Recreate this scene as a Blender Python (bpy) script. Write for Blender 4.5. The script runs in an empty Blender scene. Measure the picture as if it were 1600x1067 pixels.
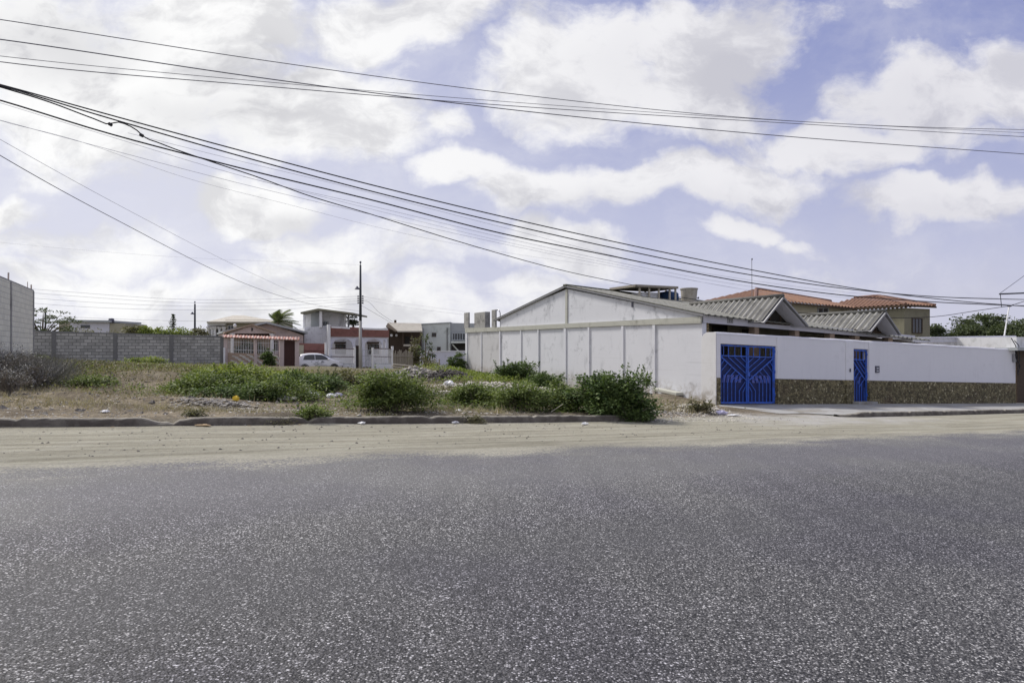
import bpy, math, random
import numpy as np
from mathutils import Vector, Matrix
random.seed(7); rng = np.random.default_rng(11)
sc = bpy.context.scene
COL = sc.collection
# ------------------------------------------------------------------ camera, sky, sun, exposure
F, HZ, CXP, EYE = 1067.0, 545.0, 800.0, 1.75          # focal length in photo pixels, eye-level row, centre column, eye height (m)
cam = bpy.data.cameras.new('camera'); camo = bpy.data.objects.new('camera', cam); COL.objects.link(camo)
camo.location = (0, 0, EYE); camo.rotation_euler = (math.radians(90), 0, 0)
cam.sensor_width = 36.0; cam.lens = 36.0 * F / 1600.0; cam.shift_y = (HZ - 533.5) / 1600.0
cam.clip_start = 0.05; cam.clip_end = 3000
sc.camera = camo
sc.view_settings.view_transform = 'Standard'; sc.view_settings.look = 'None'; sc.view_settings.gamma = 1
sc.view_settings.exposure = 0.32
SUN = Vector((-0.62, 0.50, 0.95)).normalized()
SUN_EL = math.asin(SUN.z); SUN_AZ = math.atan2(SUN.x, SUN.y)
sl = bpy.data.lights.new('sun', 'SUN'); so = bpy.data.objects.new('sun', sl); COL.objects.link(so)
sl.energy = 3.1; sl.angle = math.radians(10); sl.color = (1.0, 0.95, 0.88)
so.rotation_euler = SUN.to_track_quat('Z', 'Y').to_euler(); so.location = (0, 0, 60)

class NT:
    """small helper round a node tree"""
    def __init__(s, nt): s.nt = nt; s.L = nt.links
    def n(s, t, **k):
        nd = s.nt.nodes.new(t)
        for a, v in k.items(): setattr(nd, a, v)
        return nd
    def put(s, sock, v):
        if hasattr(v, 'is_output') or isinstance(v, bpy.types.NodeSocket): s.L.new(v, sock)
        elif v is not None: sock.default_value = v
    def math(s, op, a, b=None, c=None, clamp=False):
        m = s.n('ShaderNodeMath', operation=op); m.use_clamp = clamp
        s.put(m.inputs[0], a); s.put(m.inputs[1], b)
        if c is not None: s.put(m.inputs[2], c)
        return m.outputs[0]
    def vmath(s, op, a, b=None, sc_=None):
        m = s.n('ShaderNodeVectorMath', operation=op); s.put(m.inputs[0], a)
        if b is not None: s.put(m.inputs[1], b)
        if sc_ is not None: s.put(m.inputs['Scale'], sc_)
        return m.outputs['Value'] if op in ('DOT_PRODUCT', 'LENGTH') else m.outputs[0]
    def mix(s, f, a, b, bt='MIX'):
        m = s.n('ShaderNodeMix', data_type='RGBA', blend_type=bt); m.clamp_result = False
        s.put(m.inputs[0], f)
        for i, v in ((6, a), (7, b)):
            if isinstance(v, (tuple, list)): v = tuple(v)[:3] + (1,)
            s.put(m.inputs[i], v)
        return m.outputs[2]
    def ramp(s, f, a, b, lo=0.0, hi=1.0, smooth=True):
        m = s.n('ShaderNodeMapRange'); m.interpolation_type = 'SMOOTHSTEP' if smooth else 'LINEAR'; m.clamp = True
        s.put(m.inputs[0], f); s.put(m.inputs[1], a); s.put(m.inputs[2], b); s.put(m.inputs[3], lo); s.put(m.inputs[4], hi)
        return m.outputs[0]
    def noise(s, v, scale, det=4, rough=.55, dist=0.0):
        m = s.n('ShaderNodeTexNoise'); s.put(m.inputs['Vector'], v)
        m.inputs['Scale'].default_value = scale; m.inputs['Detail'].default_value = det
        m.inputs['Roughness'].default_value = rough; m.inputs['Distortion'].default_value = dist
        return m.outputs[0]
    def voro(s, v, scale, feat='F1', rnd=1.0):
        m = s.n('ShaderNodeTexVoronoi', feature=feat); s.put(m.inputs['Vector'], v)
        m.inputs['Scale'].default_value = scale; m.inputs['Randomness'].default_value = rnd
        return m
    def comb(s, x, y, z):
        m = s.n('ShaderNodeCombineXYZ')
        for i, v in enumerate((x, y, z)): s.put(m.inputs[i], v)
        return m.outputs[0]
    def sep(s, v):
        m = s.n('ShaderNodeSeparateXYZ'); s.put(m.inputs[0], v); return m.outputs

# world: Nishita sky, tinted towards the violet blue of the day, with clouds placed by direction
w = bpy.data.worlds.new('World'); sc.world = w; w.use_nodes = True
w.node_tree.nodes.clear(); W = NT(w.node_tree)
sky = W.n('ShaderNodeTexSky', sky_type='NISHITA'); sky.sun_disc = False
sky.sun_elevation = SUN_EL; sky.sun_rotation = SUN_AZ; sky.altitude = 0; sky.dust_density = 2.5; sky.air_density = 1.0
dirv = W.n('ShaderNodeTexCoord').outputs['Generated']
dx, dy, dz = W.sep(dirv)[:3]
ysafe = W.math('MAXIMUM', W.math('ABSOLUTE', dy), 0.12)
uu = W.math('DIVIDE', dx, ysafe); vv = W.math('DIVIDE', dz, ysafe)
front = W.ramp(dy, 0.0, 0.25)
uv = W.comb(uu, vv, 0.0)
n1 = W.n('ShaderNodeTexNoise'); W.put(n1.inputs['Vector'], uv); n1.inputs['Scale'].default_value = 5.0; n1.inputs['Detail'].default_value = 5
warp = W.vmath('SCALE', W.vmath('SUBTRACT', n1.outputs[1], (0.5, 0.5, 0.5)), sc_=0.20)
uvw = W.vmath('ADD', uv, warp)
def px2(px, py): return ((px - CXP) / F, (HZ - py) / F)
CLOUDS = [(200, 130, 330, 190, 1.0), (480, 180, 230, 120, 1.0), (60, 60, 260, 120, .9), (330, 20, 230, 90, 1.0), (640, 30, 200, 75, 1.0), 
          (900, 105, 190, 140, 1.0), (1110, 60, 185, 110, 1.0), (1090, 160, 200, 85, .95), (1445, 175, 195, 85, 1.0), (1580, 140, 130, 80, .9),
          (720, 265, 110, 50, 1.0), (840, 300, 170, 60, 1.0), (980, 290, 120, 55, .85), (1130, 285, 240, 62, 1.0), (1300, 240, 220, 55, .9), (1480, 322, 210, 48, 1.0), (1500, 235, 120, 50, .6),
          (1150, 362, 100, 28, .72), (1240, 382, 70, 22, .45), (400, 330, 140, 50, 1.0), (560, 390, 260, 46, .7), (100, 375, 200, 60, .66), (690, 185, 70, 44, .7), 
          (480, 425, 140, 30, .6), (810, 440, 160, 36, .62), (880, 385, 190, 46, .75), (20, 325, 80, 40, .8), (500, 470, 900, 75, .6), (250, 440, 400, 60, .66),
          (620, 455, 160, 20, .55), (1260, 30, 70, 45, .35), (1420, 20, 60, 30, .3), (1290, 420, 220, 26, .34)]
dens = None
for (cx, cy, rx, ry, a) in CLOUDS:
    c = px2(cx, cy)
    v = W.vmath('MULTIPLY', W.vmath('SUBTRACT', uvw, (c[0], c[1], 0)), (F / rx, F / ry, 0))
    g = W.ramp(W.vmath('LENGTH', v), 1.25, 0.15, 0.0, a)
    dens = g if dens is None else W.math('MAXIMUM', dens, g)
nz = W.noise(W.vmath('ADD', W.vmath('MULTIPLY', uv, (1, 1.5, 1)), W.vmath('SCALE', warp, sc_=.6)), 6.0, 12, .66)
dens = W.math('ADD', dens, W.math('MULTIPLY', W.math('SUBTRACT', nz, 0.5), 1.65))
mask_f = W.math('MAXIMUM', W.ramp(dens, 0.14, 0.72), W.ramp(nz, .35, .72, .03, .30))
back = W.noise(W.vmath('MULTIPLY', dirv, (1, 1, 2.2)), 2.2, 6, .6)
mask_b = W.ramp(back, 0.42, 0.60)
mask = W.math('ADD', W.math('MULTIPLY', mask_f, front), W.math('MULTIPLY', mask_b, W.math('SUBTRACT', 1.0, front)))
# shape inside the clouds: grey undersides
n3 = W.noise(W.vmath('ADD', W.vmath('MULTIPLY', uv, (1, 1.7, 1)), warp), 4.6, 10, .62)
gblob = None
for (cx, cy, rx, ry, a) in [(90, 55, 150, 70, .9), (330, 190, 140, 60, .6), (400, 110, 110, 50, .55), (470, 352, 90, 26, .9), (1190, 130, 160, 90, .55),
                            (960, 100, 120, 70, .25), (1400, 190, 160, 60, .4), (900, 330, 200, 30, .45), (1200, 325, 240, 30, .4), (1480, 345, 160, 24, .4)]:
    c = px2(cx, cy)
    g = W.ramp(W.vmath('LENGTH', W.vmath('MULTIPLY', W.vmath('SUBTRACT', uvw, (c[0], c[1], 0)), (F / rx, F / ry, 0))), 1.5, 0.0, 0.0, a)
    gblob = g if gblob is None else W.math('MAXIMUM', gblob, g)
gshade = W.math('ADD', W.math('MULTIPLY', gblob, 0.75), W.ramp(n3, .46, .62, 0.0, .75), clamp=True)
right = W.ramp(uu, -0.55, 0.7)
c_bright = W.mix(right, (8.0, 8.0, 8.0), (6.5, 6.45, 6.8))
c_grey = W.mix(right, (5.2, 5.2, 5.4), (4.5, 4.5, 5.1))
cloud = W.mix(gshade, c_bright, c_grey)
# clear air: Nishita, tinted, paler toward the sun side and the horizon
skyt = W.mix(0.88, sky.outputs[0], W.mix(W.ramp(vv, 0.05, .55), (4.4, 4.5, 6.0), (2.05, 2.35, 4.6)))
pale = W.math('MAXIMUM', W.ramp(uu, 0.35, -0.55, 0.0, .78), W.ramp(vv, 0.22, 0.0, 0.0, .6))
skyt = W.mix(pale, skyt, W.mix(right, (6.0, 6.1, 6.95), (4.9, 4.95, 5.9)))
allc = W.mix(mask, skyt, cloud)
bg = W.n('ShaderNodeBackground'); W.put(bg.inputs[0], allc); bg.inputs[1].default_value = 0.10
W.L.new(bg.outputs[0], W.n('ShaderNodeOutputWorld').inputs[0])

# ------------------------------------------------------------------ places
A = -79.0 / 2156.0                                    # the road falls to the right
U = Vector((0.8962, 0.4437, 0)); N = Vector((-0.4437, 0.8962, 0)); ZV = Vector((0, 0, 1))
def P(px, py, Y): return Vector(((px - CXP) / F * Y, Y, EYE - (py - HZ) / F * Y))
def sm(x, a, b):
    q = np.clip((np.asarray(x, float) - a) / (b - a), 0, 1); return q * q * (3 - 2 * q)
_ph = rng.uniform(0, 6.28, (3, 14)); _fr = rng.uniform(.25, 1.9, (2, 14)) * rng.choice([-1, 1], (2, 14))
def lump(X, Y):
    z = 0
    for i in range(14):
        z = z + np.sin(X * _fr[0, i] + Y * _fr[1, i] + _ph[0, i]) / (1 + 1.2 * math.hypot(_fr[0, i], _fr[1, i]))
    return z / 6.0
MOUNDS = []                                            # (X, Y, rx, ry, h)
def gz(X, Y):
    X = np.asarray(X, float); Y = np.asarray(Y, float)
    s = X * U.x + Y * U.y; t = X * N.x + Y * N.y
    base = A * np.clip(X, -45, 60)
    lot = 1 - sm(s, 11.0, 12.5)
    r = 0.13 * sm(t, 15.05, 15.3) * lot
    r = r + 0.10 * sm(t, 14.6, 17.6) * (1 - lot) * (1 - sm(s, 15.5, 17.5))
    r = r - 0.50 * sm(t, 44, 56) * (1 - sm(s, 30, 50)) * sm(s, -30, 8) - .2 * sm(t, 44, 56) * (1 - sm(s, -30, 8))
    bump = 0.16 * lump(X * .8, Y * .8) * sm(t, 16.0, 19.0) * (1 - sm(s, 13, 16)) + .05 * lump(X * 3.1, Y * 3.1) * sm(t, 15.4, 16.5) * (1 - sm(s, 14, 17))
    r = r + bump * (1 - sm(t, 60, 70))
    r = r + .012 * lump(X * 1.3 + 5, Y * 2.2) * sm(t, 11.2, 12) * (1 - sm(t, 14.2, 15))
    for (mx, my, rx, ry, h) in MOUNDS:
        d = ((X - mx) / rx) ** 2 + ((Y - my) / ry) ** 2
        r = r + h * np.exp(-d * 1.6)
    far = sm(np.hypot(X, Y), 80, 160)
    return (base + r) * (1 - far) - 1.0 * far
def hit(px, py):
    Y = 20.0
    for _ in range(60):
        X = (px - CXP) / F * Y
        z = float(gz(X, Y)); Yn = (EYE - z) * F / max(py - HZ, 1.0); Y = Y * .5 + Yn * .5
    X = (px - CXP) / F * Y
    return Vector((X, Y, float(gz(X, Y))))
def gp(px, Y):
    X = (px - CXP) / F * Y; return Vector((X, Y, float(gz(X, Y))))
for (px, py, rx, ry, h) in [(215, 602, 3.0, 2.2, .45), (90, 585, 5, 3, .35), (400, 600, 3.5, 2.5, .35), (680, 592, 3.0, 2.0, .5), (760, 604, 2.6, 1.4, .25), (340, 632, 1.5, .7, .16), (120, 622, 1.6, .5, .16), (40, 630, 1.5, .5, .12), (250, 628, 1.2, .4, .14), (180, 616, .9, .4, .16), (450, 650, 1.3, .35, .08), (1040, 625, 1.6, 1.2, .22), (1090, 640, 1.2, .8, .15)]:
    q = hit(px, py); MOUNDS.append((q.x, q.y, rx, ry, h))

class Plane:
    """an upright plane through two ground points; pixels are projected onto it"""
    def __init__(s, p, d):
        s.p = Vector((p[0], p[1], 0)); s.d = Vector((d[0], d[1], 0)).normalized(); s.n = Vector((s.d.y, -s.d.x, 0))
        if s.n.dot(-s.p) < 0: s.n = -s.n
    def at(s, px, py, off=0.0):
        q = s.p + s.n * off; r = Vector(((px - CXP) / F, 1, 0)); Y = q.dot(s.n) / r.dot(s.n)
        return Vector((r.x * Y, Y, EYE - (py - HZ) / F * Y))
    def off(s, d): return Plane(s.p + s.n * d, s.d)

# ------------------------------------------------------------------ objects
ORG = {}
def tag(o, label=None, cat=None, group=None, kind=None):
    if label: o['label'] = label
    if cat: o['category'] = cat
    if group: o['group'] = group
    if kind: o['kind'] = kind
    return o
def thing(name, label, cat, loc, group=None):
    o = bpy.data.objects.new(name, None); COL.objects.link(o); o.location = Vector(loc); o.empty_display_size = .3
    ORG[o.name] = Vector(loc); return tag(o, label, cat, group)
def link(me, name, mat, parent=None, org=None):
    o = bpy.data.objects.new(name, me); COL.objects.link(o)
    if parent is not None: o.parent = parent; ORG[o.name] = ORG[parent.name]
    else: o.location = Vector(org) if org is not None else Vector((0, 0, 0)); ORG[o.name] = Vector(o.location)
    mats = mat if isinstance(mat, (list, tuple)) else [mat]
    for m in mats: me.materials.append(m)
    return o
class MB:
    def __init__(s): s.v = []; s.f = []; s.mi = []
    def add(s, vs, fs, mi=0):
        b = len(s.v); s.v += [Vector(v) for v in vs]; s.f += [tuple(i + b for i in f) for f in fs]; s.mi += [mi] * len(fs); return s
    def prism(s, pts, vec, mi=0):
        pts = [Vector(p) for p in pts]; vec = Vector(vec); n = len(pts)
        nn = Vector((0, 0, 0))
        for i in range(n): nn += pts[i].cross(pts[(i + 1) % n])
        if nn.dot(vec) > 0: pts = pts[::-1]
        fs = [tuple(range(n)), tuple(range(2 * n - 1, n - 1, -1))] + [((i + 1) % n, i, n + i, n + (i + 1) % n) for i in range(n)]
        return s.add(pts + [p + vec for p in pts], fs, mi)
    def box(s, c, size, a=U, b=N, mi=0):
        a = Vector(a) * size[0] / 2; b = Vector(b) * size[1] / 2; z = ZV * size[2]
        c = Vector(c); return s.prism([c - a - b, c + a - b, c + a + b, c - a + b], z, mi)     # c = centre of the base
    def bar(s, p, q, w_, t_, up=ZV, mi=0):
        p = Vector(p); q = Vector(q); d = (q - p).normalized(); up = Vector(up)
        x = d.cross(up)
        if x.length < 1e-3: x = d.cross(Vector((1, 0, 0)))
        x.normalize(); y = x.cross(d); x *= w_ / 2; y *= t_ / 2
        return s.prism([p - x - y, p + x - y, p + x + y, p - x + y], q - p, mi)
    def tube(s, pts, r, n=8, cap=True, mi=0):
        pts = [Vector(p) for p in pts]; rs = r if isinstance(r, (list, tuple)) else [r] * len(pts)
        vs = []; up = None
        for i, p in enumerate(pts):
            d = (pts[min(i + 1, len(pts) - 1)] - pts[max(i - 1, 0)]).normalized()
            if up is None: up = d.orthogonal().normalized()
            x = (up - d * up.dot(d))
            x = x.normalized() if x.length > 1e-5 else d.orthogonal().normalized(); up = x; y = d.cross(x)
            for k in range(n):
                a = 2 * math.pi * k / n; vs.append(p + (x * math.cos(a) + y * math.sin(a)) * rs[i])
        fs = [(i * n + k, i * n + (k + 1) % n, (i + 1) * n + (k + 1) % n, (i + 1) * n + k) for i in range(len(pts) - 1) for k in range(n)]
        if cap: fs += [tuple(range(n - 1, -1, -1)), tuple((len(pts) - 1) * n + k for k in range(n))]
        return s.add(vs, fs, mi)
    def lathe(s, c, prof, n=20, mi=0):
        c = Vector(c); return s.tube([c + ZV * z for _, z in prof], [max(r, 1e-3) for r, _ in prof], n, True, mi)
    def grid(s, rows, mi=0):
        m = len(rows[0]); vs = [p for r in rows for p in r]
        return s.add(vs, [(i * m + j, i * m + j + 1, (i + 1) * m + j + 1, (i + 1) * m + j) for i in range(len(rows) - 1) for j in range(m - 1)], mi)
    def build(s, name, mat, parent=None, org=None, smooth=False, bevel=0):
        o_ = ORG[parent.name] if parent is not None else (Vector(org) if org is not None else (s.v[0] if s.v else Vector()))
        me = bpy.data.meshes.new(name); me.from_pydata([tuple(v - o_) for v in s.v], [], s.f); me.update()
        me.polygons.foreach_set('material_index', s.mi)
        if smooth: me.polygons.foreach_set('use_smooth', [True] * len(me.polygons))
        o = link(me, name, mat, parent, o_)
        if bevel:
            m = o.modifiers.new('bevel', 'BEVEL'); m.width = bevel; m.segments = 2; m.limit_method = 'ANGLE'
        return o
def npmesh(name, V, k, mat, parent=None, org=None):
    """V: (n*k,3) points, faces of k corners each"""
    o_ = ORG[parent.name] if parent is not None else (Vector(org) if org is not None else Vector())
    V = np.asarray(V, np.float32) - np.array(o_, np.float32); nv = len(V); nf = nv // k
    me = bpy.data.meshes.new(name); me.vertices.add(nv); me.vertices.foreach_set('co', V.ravel())
    me.loops.add(nv); me.loops.foreach_set('vertex_index', np.arange(nv, dtype=np.int32))
    me.polygons.add(nf); me.polygons.foreach_set('loop_start', np.arange(0, nv, k, dtype=np.int32))
    me.polygons.foreach_set('loop_total', np.full(nf, k, np.int32)); me.update(calc_edges=True); me.validate()
    return link(me, name, mat, parent, o_)
def unit(a): return a / np.maximum(np.linalg.norm(a, axis=-1, keepdims=True), 1e-6)
def leaves(Pt, D, L, Wd):
    n = len(Pt); D = unit(D); r = unit(rng.normal(size=(n, 3)) * .8 + np.array([0, 0, 1.5])); S = unit(np.cross(D, r)); Nn = np.cross(S, D)
    L = L * rng.uniform(.6, 1.25, (n, 1)); Wd = Wd * rng.uniform(.7, 1.2, (n, 1))
    m = Pt + D * L * .45 - Nn * Wd * .18
    return np.stack([Pt, m + S * Wd * .5, Pt + D * L - Nn * L * .12, m - S * Wd * .5], 1).reshape(-1, 3)
def blades(Pt, D, Wd):
    n = len(Pt); S = unit(np.cross(D, rng.normal(size=(n, 3)))) * Wd * .5
    return np.stack([Pt - S, Pt + S, Pt + D], 1).reshape(-1, 3)

# ------------------------------------------------------------------ materials
MAT = {}
def newmat(name):
    m = bpy.data.materials.new(name); m.use_nodes = True; nt = m.node_tree; nt.nodes.clear(); T = NT(nt)
    b = T.n('ShaderNodeBsdfPrincipled'); out = T.n('ShaderNodeOutputMaterial'); T.L.new(b.outputs[0], out.inputs[0])
    T.pos = T.n('ShaderNodeNewGeometry').outputs['Position']; T.b = b; T.out = out; MAT[name] = m
    return m, T
def bump(T, h, dist=.01, st=.6):
    bn = T.n('ShaderNodeBump'); bn.inputs['Strength'].default_value = st; bn.inputs['Distance'].default_value = dist
    T.put(bn.inputs['Height'], h); T.L.new(bn.outputs[0], T.b.inputs['Normal'])
def plain(name, c, rough=.7, var=.12, scale=6, dirt=None, dirt_amt=0.0, dirt_scale=1.5, streak=0.0, metal=0, bmp=.004, bscale=60, spec=.3):
    m, T = newmat(name)
    n = T.noise(T.pos, scale, 5, .6)
    col = T.mix(n, tuple(x * (1 - var) for x in c), tuple(min(1, x * (1 + var)) for x in c))
    if dirt is not None:
        d = T.noise(T.pos, dirt_scale, 7, .65, .6)
        col = T.mix(T.ramp(d, .62 - dirt_amt * .3, .82 - dirt_amt * .25, 0, .85), col, dirt)
        if streak:
            sp = T.vmath('MULTIPLY', T.pos, (5.0, 5.0, .45))
            st = T.noise(sp, 1.6, 5, .6)
            col = T.mix(T.ramp(st, .52, .78, 0, streak), col, dirt)
    T.put(T.b.inputs['Base Color'], col); T.b.inputs['Roughness'].default_value = rough; T.b.inputs['Metallic'].default_value = metal
    T.b.inputs['Specular IOR Level'].default_value = spec
    if name == 'kerb_concrete':                       # worn upward faces coloured paler: dust plus the light they catch
        nzz = T.sep(T.n('ShaderNodeNewGeometry').outputs['Normal'])[2]
        T.put(T.b.inputs['Base Color'], T.mix(T.math('MULTIPLY', T.ramp(nzz, .55, .95), T.ramp(n, .25, .5, .2, .7)), col, (.32, .30, .25)))
    if bmp: bump(T, T.noise(T.pos, bscale, 4, .6), bmp)
    return m
def leafmat(name, cs, trans=.3, rough=.5):
    m, T = newmat(name)
    g = T.n('ShaderNodeNewGeometry').outputs['Random Per Island']
    cr = T.n('ShaderNodeValToRGB'); T.L.new(g, cr.inputs[0]); el = cr.color_ramp.elements
    while len(el) < len(cs): el.new(.5)
    for i, c in enumerate(cs): el[i].position = i / (len(cs) - 1); el[i].color = tuple(c) + (1,)
    big = T.noise(T.pos, 1.7, 3, .5)
    col = T.mix(T.ramp(big, .35, .65, 0, .55), cr.outputs[0], T.mix(.5, cr.outputs[0], tuple(x * 1.7 for x in cs[-1]), 'MIX'))
    T.put(T.b.inputs['Base Color'], col); T.b.inputs['Roughness'].default_value = .62; T.b.inputs['Specular IOR Level'].default_value = .22
    tr = T.n('ShaderNodeBsdfTranslucent'); T.put(tr.inputs[0], T.mix(1.0, col, (1.25, 1.35, .6), 'MULTIPLY'))
    mx = T.n('ShaderNodeMixShader'); mx.inputs[0].default_value = trans
    T.L.new(T.b.outputs[0], mx.inputs[1]); T.L.new(tr.outputs[0], mx.inputs[2]); T.L.new(mx.outputs[0], T.out.inputs[0])
    return m
# asphalt
def m_asphalt():
    m, T = newmat('asphalt'); p = T.pos
    t = T.vmath('DOT_PRODUCT', p, tuple(N)); s = T.vmath('DOT_PRODUCT', p, tuple(U))
    v1 = T.voro(T.vmath('MULTIPLY', p, (1, 1, .3)), 78); v2 = T.voro(p, 130); v3 = T.voro(p, 42)
    r1 = T.sep(v1.outputs['Color'])[0]; r2 = T.sep(v2.outputs['Color'])[1]; r3 = T.sep(v3.outputs['Color'])[2]
    base = T.mix(T.math('POWER', r1, 2.2), (.018, .018, .018), (.27, .265, .262))
    chips = T.math('MULTIPLY', T.ramp(T.math('ADD', r1, T.math('MULTIPLY', T.math('SUBTRACT', T.noise(p, 1.1, 5, .7), .5), .30)), .83, .90), T.ramp(T.math('ADD', v1.outputs['Distance'], T.math('MULTIPLY', r2, .35)), .75, .40))
    base = T.mix(T.math('MULTIPLY', chips, .95), base, (.70, .69, .67))
    base = T.mix(T.ramp(r2, .60, .95, 0, .5), base, (.34, .335, .33))
    base = T.mix(T.math('MULTIPLY', T.ramp(r3, .92, .96), T.ramp(v3.outputs['Distance'], .45, .25, 0, .9)), base, (.85, .84, .83))
    base = T.mix(T.ramp(v1.outputs['Distance'], .50, .75, 0, .7), base, (.03, .03, .034))
    big = T.noise(T.comb(T.math('MULTIPLY', s, .13), T.math('MULTIPLY', t, .5), 0), 1.0, 4, .5)
    base = T.mix(T.ramp(big, .3, .7, 0, .45), base, T.mix(1.0, base, (.66, .66, .68), 'MULTIPLY'))
    base = T.mix(T.ramp(T.math('ADD', t, T.math('MULTIPLY', T.math('SUBTRACT', big, .5), 1.6)), 6.6, 5.2, 0, .6), base, T.mix(1.0, base, (.66, .66, .68), 'MULTIPLY'))
    base = T.mix(T.ramp(T.math('ADD', t, T.math('MULTIPLY', T.math('SUBTRACT', big, .5), 1.6)), 6.4, 8.6, 0, .7), base, T.mix(.55, base, (.20, .198, .195)))
    # the two tyre lanes are polished greyer
    lane = T.ramp(T.math('ABSOLUTE', T.math('SUBTRACT', T.math('ADD', t, T.math('MULTIPLY', T.math('SUBTRACT', big, .5), 1.3)), 5.2)), 1.0, .2, 0, .35)
    base = T.mix(lane, base, T.mix(.6, base, (.085, .085, .09)))
    hue = T.noise(p, .35, 2, .5)
    base = T.mix(T.ramp(hue, .42, .6, 0, .8), base, T.mix(1.0, base, (.86, .85, .92), 'MULTIPLY'))
    # sand blown over the edge
    sn = T.noise(T.comb(T.math('MULTIPLY', s, .35), T.math('MULTIPLY', t, 1.0), 0), 1.4, 6, .65)
    fine = T.noise(p, 26, 4, .7)
    edge = T.ramp(T.math('ADD', T.math('ADD', t, T.math('MULTIPLY', T.math('SUBTRACT', sn, .5), 2.3)), T.math('MULTIPLY', T.math('SUBTRACT', fine, .5), 3.2)), 10.05, 10.65)
    dust = T.math('MULTIPLY', T.ramp(t, 8.8, 10.4, 0, .25), T.ramp(T.math('ADD', sn, T.math('MULTIPLY', fine, .4)), .55, .9))
    base = T.mix(T.math('MAXIMUM', edge, dust), base, T.mix(T.ramp(T.math('ADD', T.math('MULTIPLY', sn, .5), T.math('MULTIPLY', fine, .5)), .35, .65), (.17, .16, .12), (.34, .325, .26)))
    T.put(T.b.inputs['Base Color'], base)
    T.put(T.b.inputs['Roughness'], T.math('ADD', .62, T.math('MULTIPLY', r1, .2))); T.b.inputs['Specular IOR Level'].default_value = .25
    h = T.math('ADD', T.math('MULTIPLY', v1.outputs['Distance'], -1.0), T.math('MULTIPLY', r1, .5))
    bump(T, T.math('MULTIPLY', h, T.math('SUBTRACT', 1.0, edge)), .006, .9)
    return m
def m_ground():
    m, T = newmat('ground_soil'); p = T.pos
    t = T.vmath('DOT_PRODUCT', p, tuple(N)); s = T.vmath('DOT_PRODUCT', p, tuple(U))
    n1 = T.noise(p, .9, 7, .65); n2 = T.noise(p, 7, 6, .7); n3 = T.noise(p, 38, 4, .7)
    ruts = T.noise(T.comb(T.math('MULTIPLY', s, .22), T.math('MULTIPLY', t, 3.2), 0), 1.2, 5, .6)
    sand = T.mix(T.ramp(T.math('ADD', T.math('MULTIPLY', ruts, .6), T.math('MULTIPLY', n2, .4)), .35, .65), (.26, .245, .19), (.47, .45, .365)); sand = T.mix(T.ramp(n2, .42, .72, 0, .65), sand, (.245, .23, .175))
    sand = T.mix(T.ramp(n3, .60, .68, 0, .7), sand, (.13, .115, .09)); sand = T.mix(T.ramp(n1, .5, .75, 0, .4), sand, (.44, .425, .37))
    dirt = T.mix(T.ramp(n1, .3, .7), (.12, .098, .068), (.34, .287, .205)); dirt = T.mix(T.ramp(n2, .42, .62, 0, .75), dirt, (.10, .082, .06))
    dirt = T.mix(T.ramp(n3, .56, .66, 0, .7), dirt, (.44, .405, .34))
    green = T.mix(n2, (.09, .10, .05), (.17, .15, .09))
    gm = T.math('MULTIPLY', T.ramp(t, 22, 30, 0, .8), T.ramp(n1, .35, .55))
    dirt = T.mix(gm, dirt, green)
    tt = T.math('ADD', t, T.math('MULTIPLY', T.math('SUBTRACT', n2, .5), .5))
    lotm = T.math('MULTIPLY', T.ramp(tt, 14.7, 15.4), 1.0)
    col = T.mix(lotm, sand, dirt)
    cem = T.math('MULTIPLY', T.ramp(T.math('ABSOLUTE', T.math('SUBTRACT', s, 17.5)), 5.5, 1.5), T.ramp(T.math('ABSOLUTE', T.math('SUBTRACT', t, 14.2)), 2.0, .7))
    col = T.mix(T.math('MULTIPLY', cem, T.ramp(n1, .35, .6, .2, .8)), col, (.46, .45, .43))
    T.put(T.b.inputs['Base Color'], col); T.b.inputs['Roughness'].default_value = .95; T.b.inputs['Specular IOR Level'].default_value = .1
    bump(T, T.math('ADD', T.math('ADD', T.math('MULTIPLY', n2, .9), T.math('MULTIPLY', n3, .35)), T.math('MULTIPLY', ruts, .4)), .09, .9)
    return m
def m_blocks(name, axis, bw, bh, c1, c2, cm, mort=.016, dirt=(.1, .1, .09), grad=True):
    m, T = newmat(name)
    a = T.vmath('DOT_PRODUCT', T.pos, tuple(axis)); z = T.sep(T.pos)[2]
    zz = T.math('SUBTRACT', z, T.math('MULTIPLY', a, 0.0))
    b = T.n('ShaderNodeTexBrick'); T.put(b.inputs['Vector'], T.comb(a, zz, 0)); b.offset = .5
    b.inputs['Scale'].default_value = 1; b.inputs['Brick Width'].default_value = bw; b.inputs['Row Height'].default_value = bh
    b.inputs['Mortar Size'].default_value = mort; b.inputs['Mortar Smooth'].default_value = .3
    b.inputs['Color1'].default_value = c1 + (1,); b.inputs['Color2'].default_value = c2 + (1,); b.inputs['Mortar'].default_value = cm + (1,)
    n = T.noise(T.pos, 1.1, 6, .65); n2 = T.noise(T.pos, 14, 5, .7)
    col = T.mix(T.ramp(n, .45, .75, 0, .55), b.outputs[0], dirt); col = T.mix(T.ramp(n2, .4, .8, 0, .35), col, tuple(x * 1.25 for x in c1))
    T.put(T.b.inputs['Base Color'], col); T.b.inputs['Roughness'].default_value = .9; T.b.inputs['Specular IOR Level'].default_value = .15
    bump(T, T.math('ADD', T.math('MULTIPLY', b.outputs[1], -1.0), T.math('MULTIPLY', n2, .4)), .012, .8)
    return m
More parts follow.
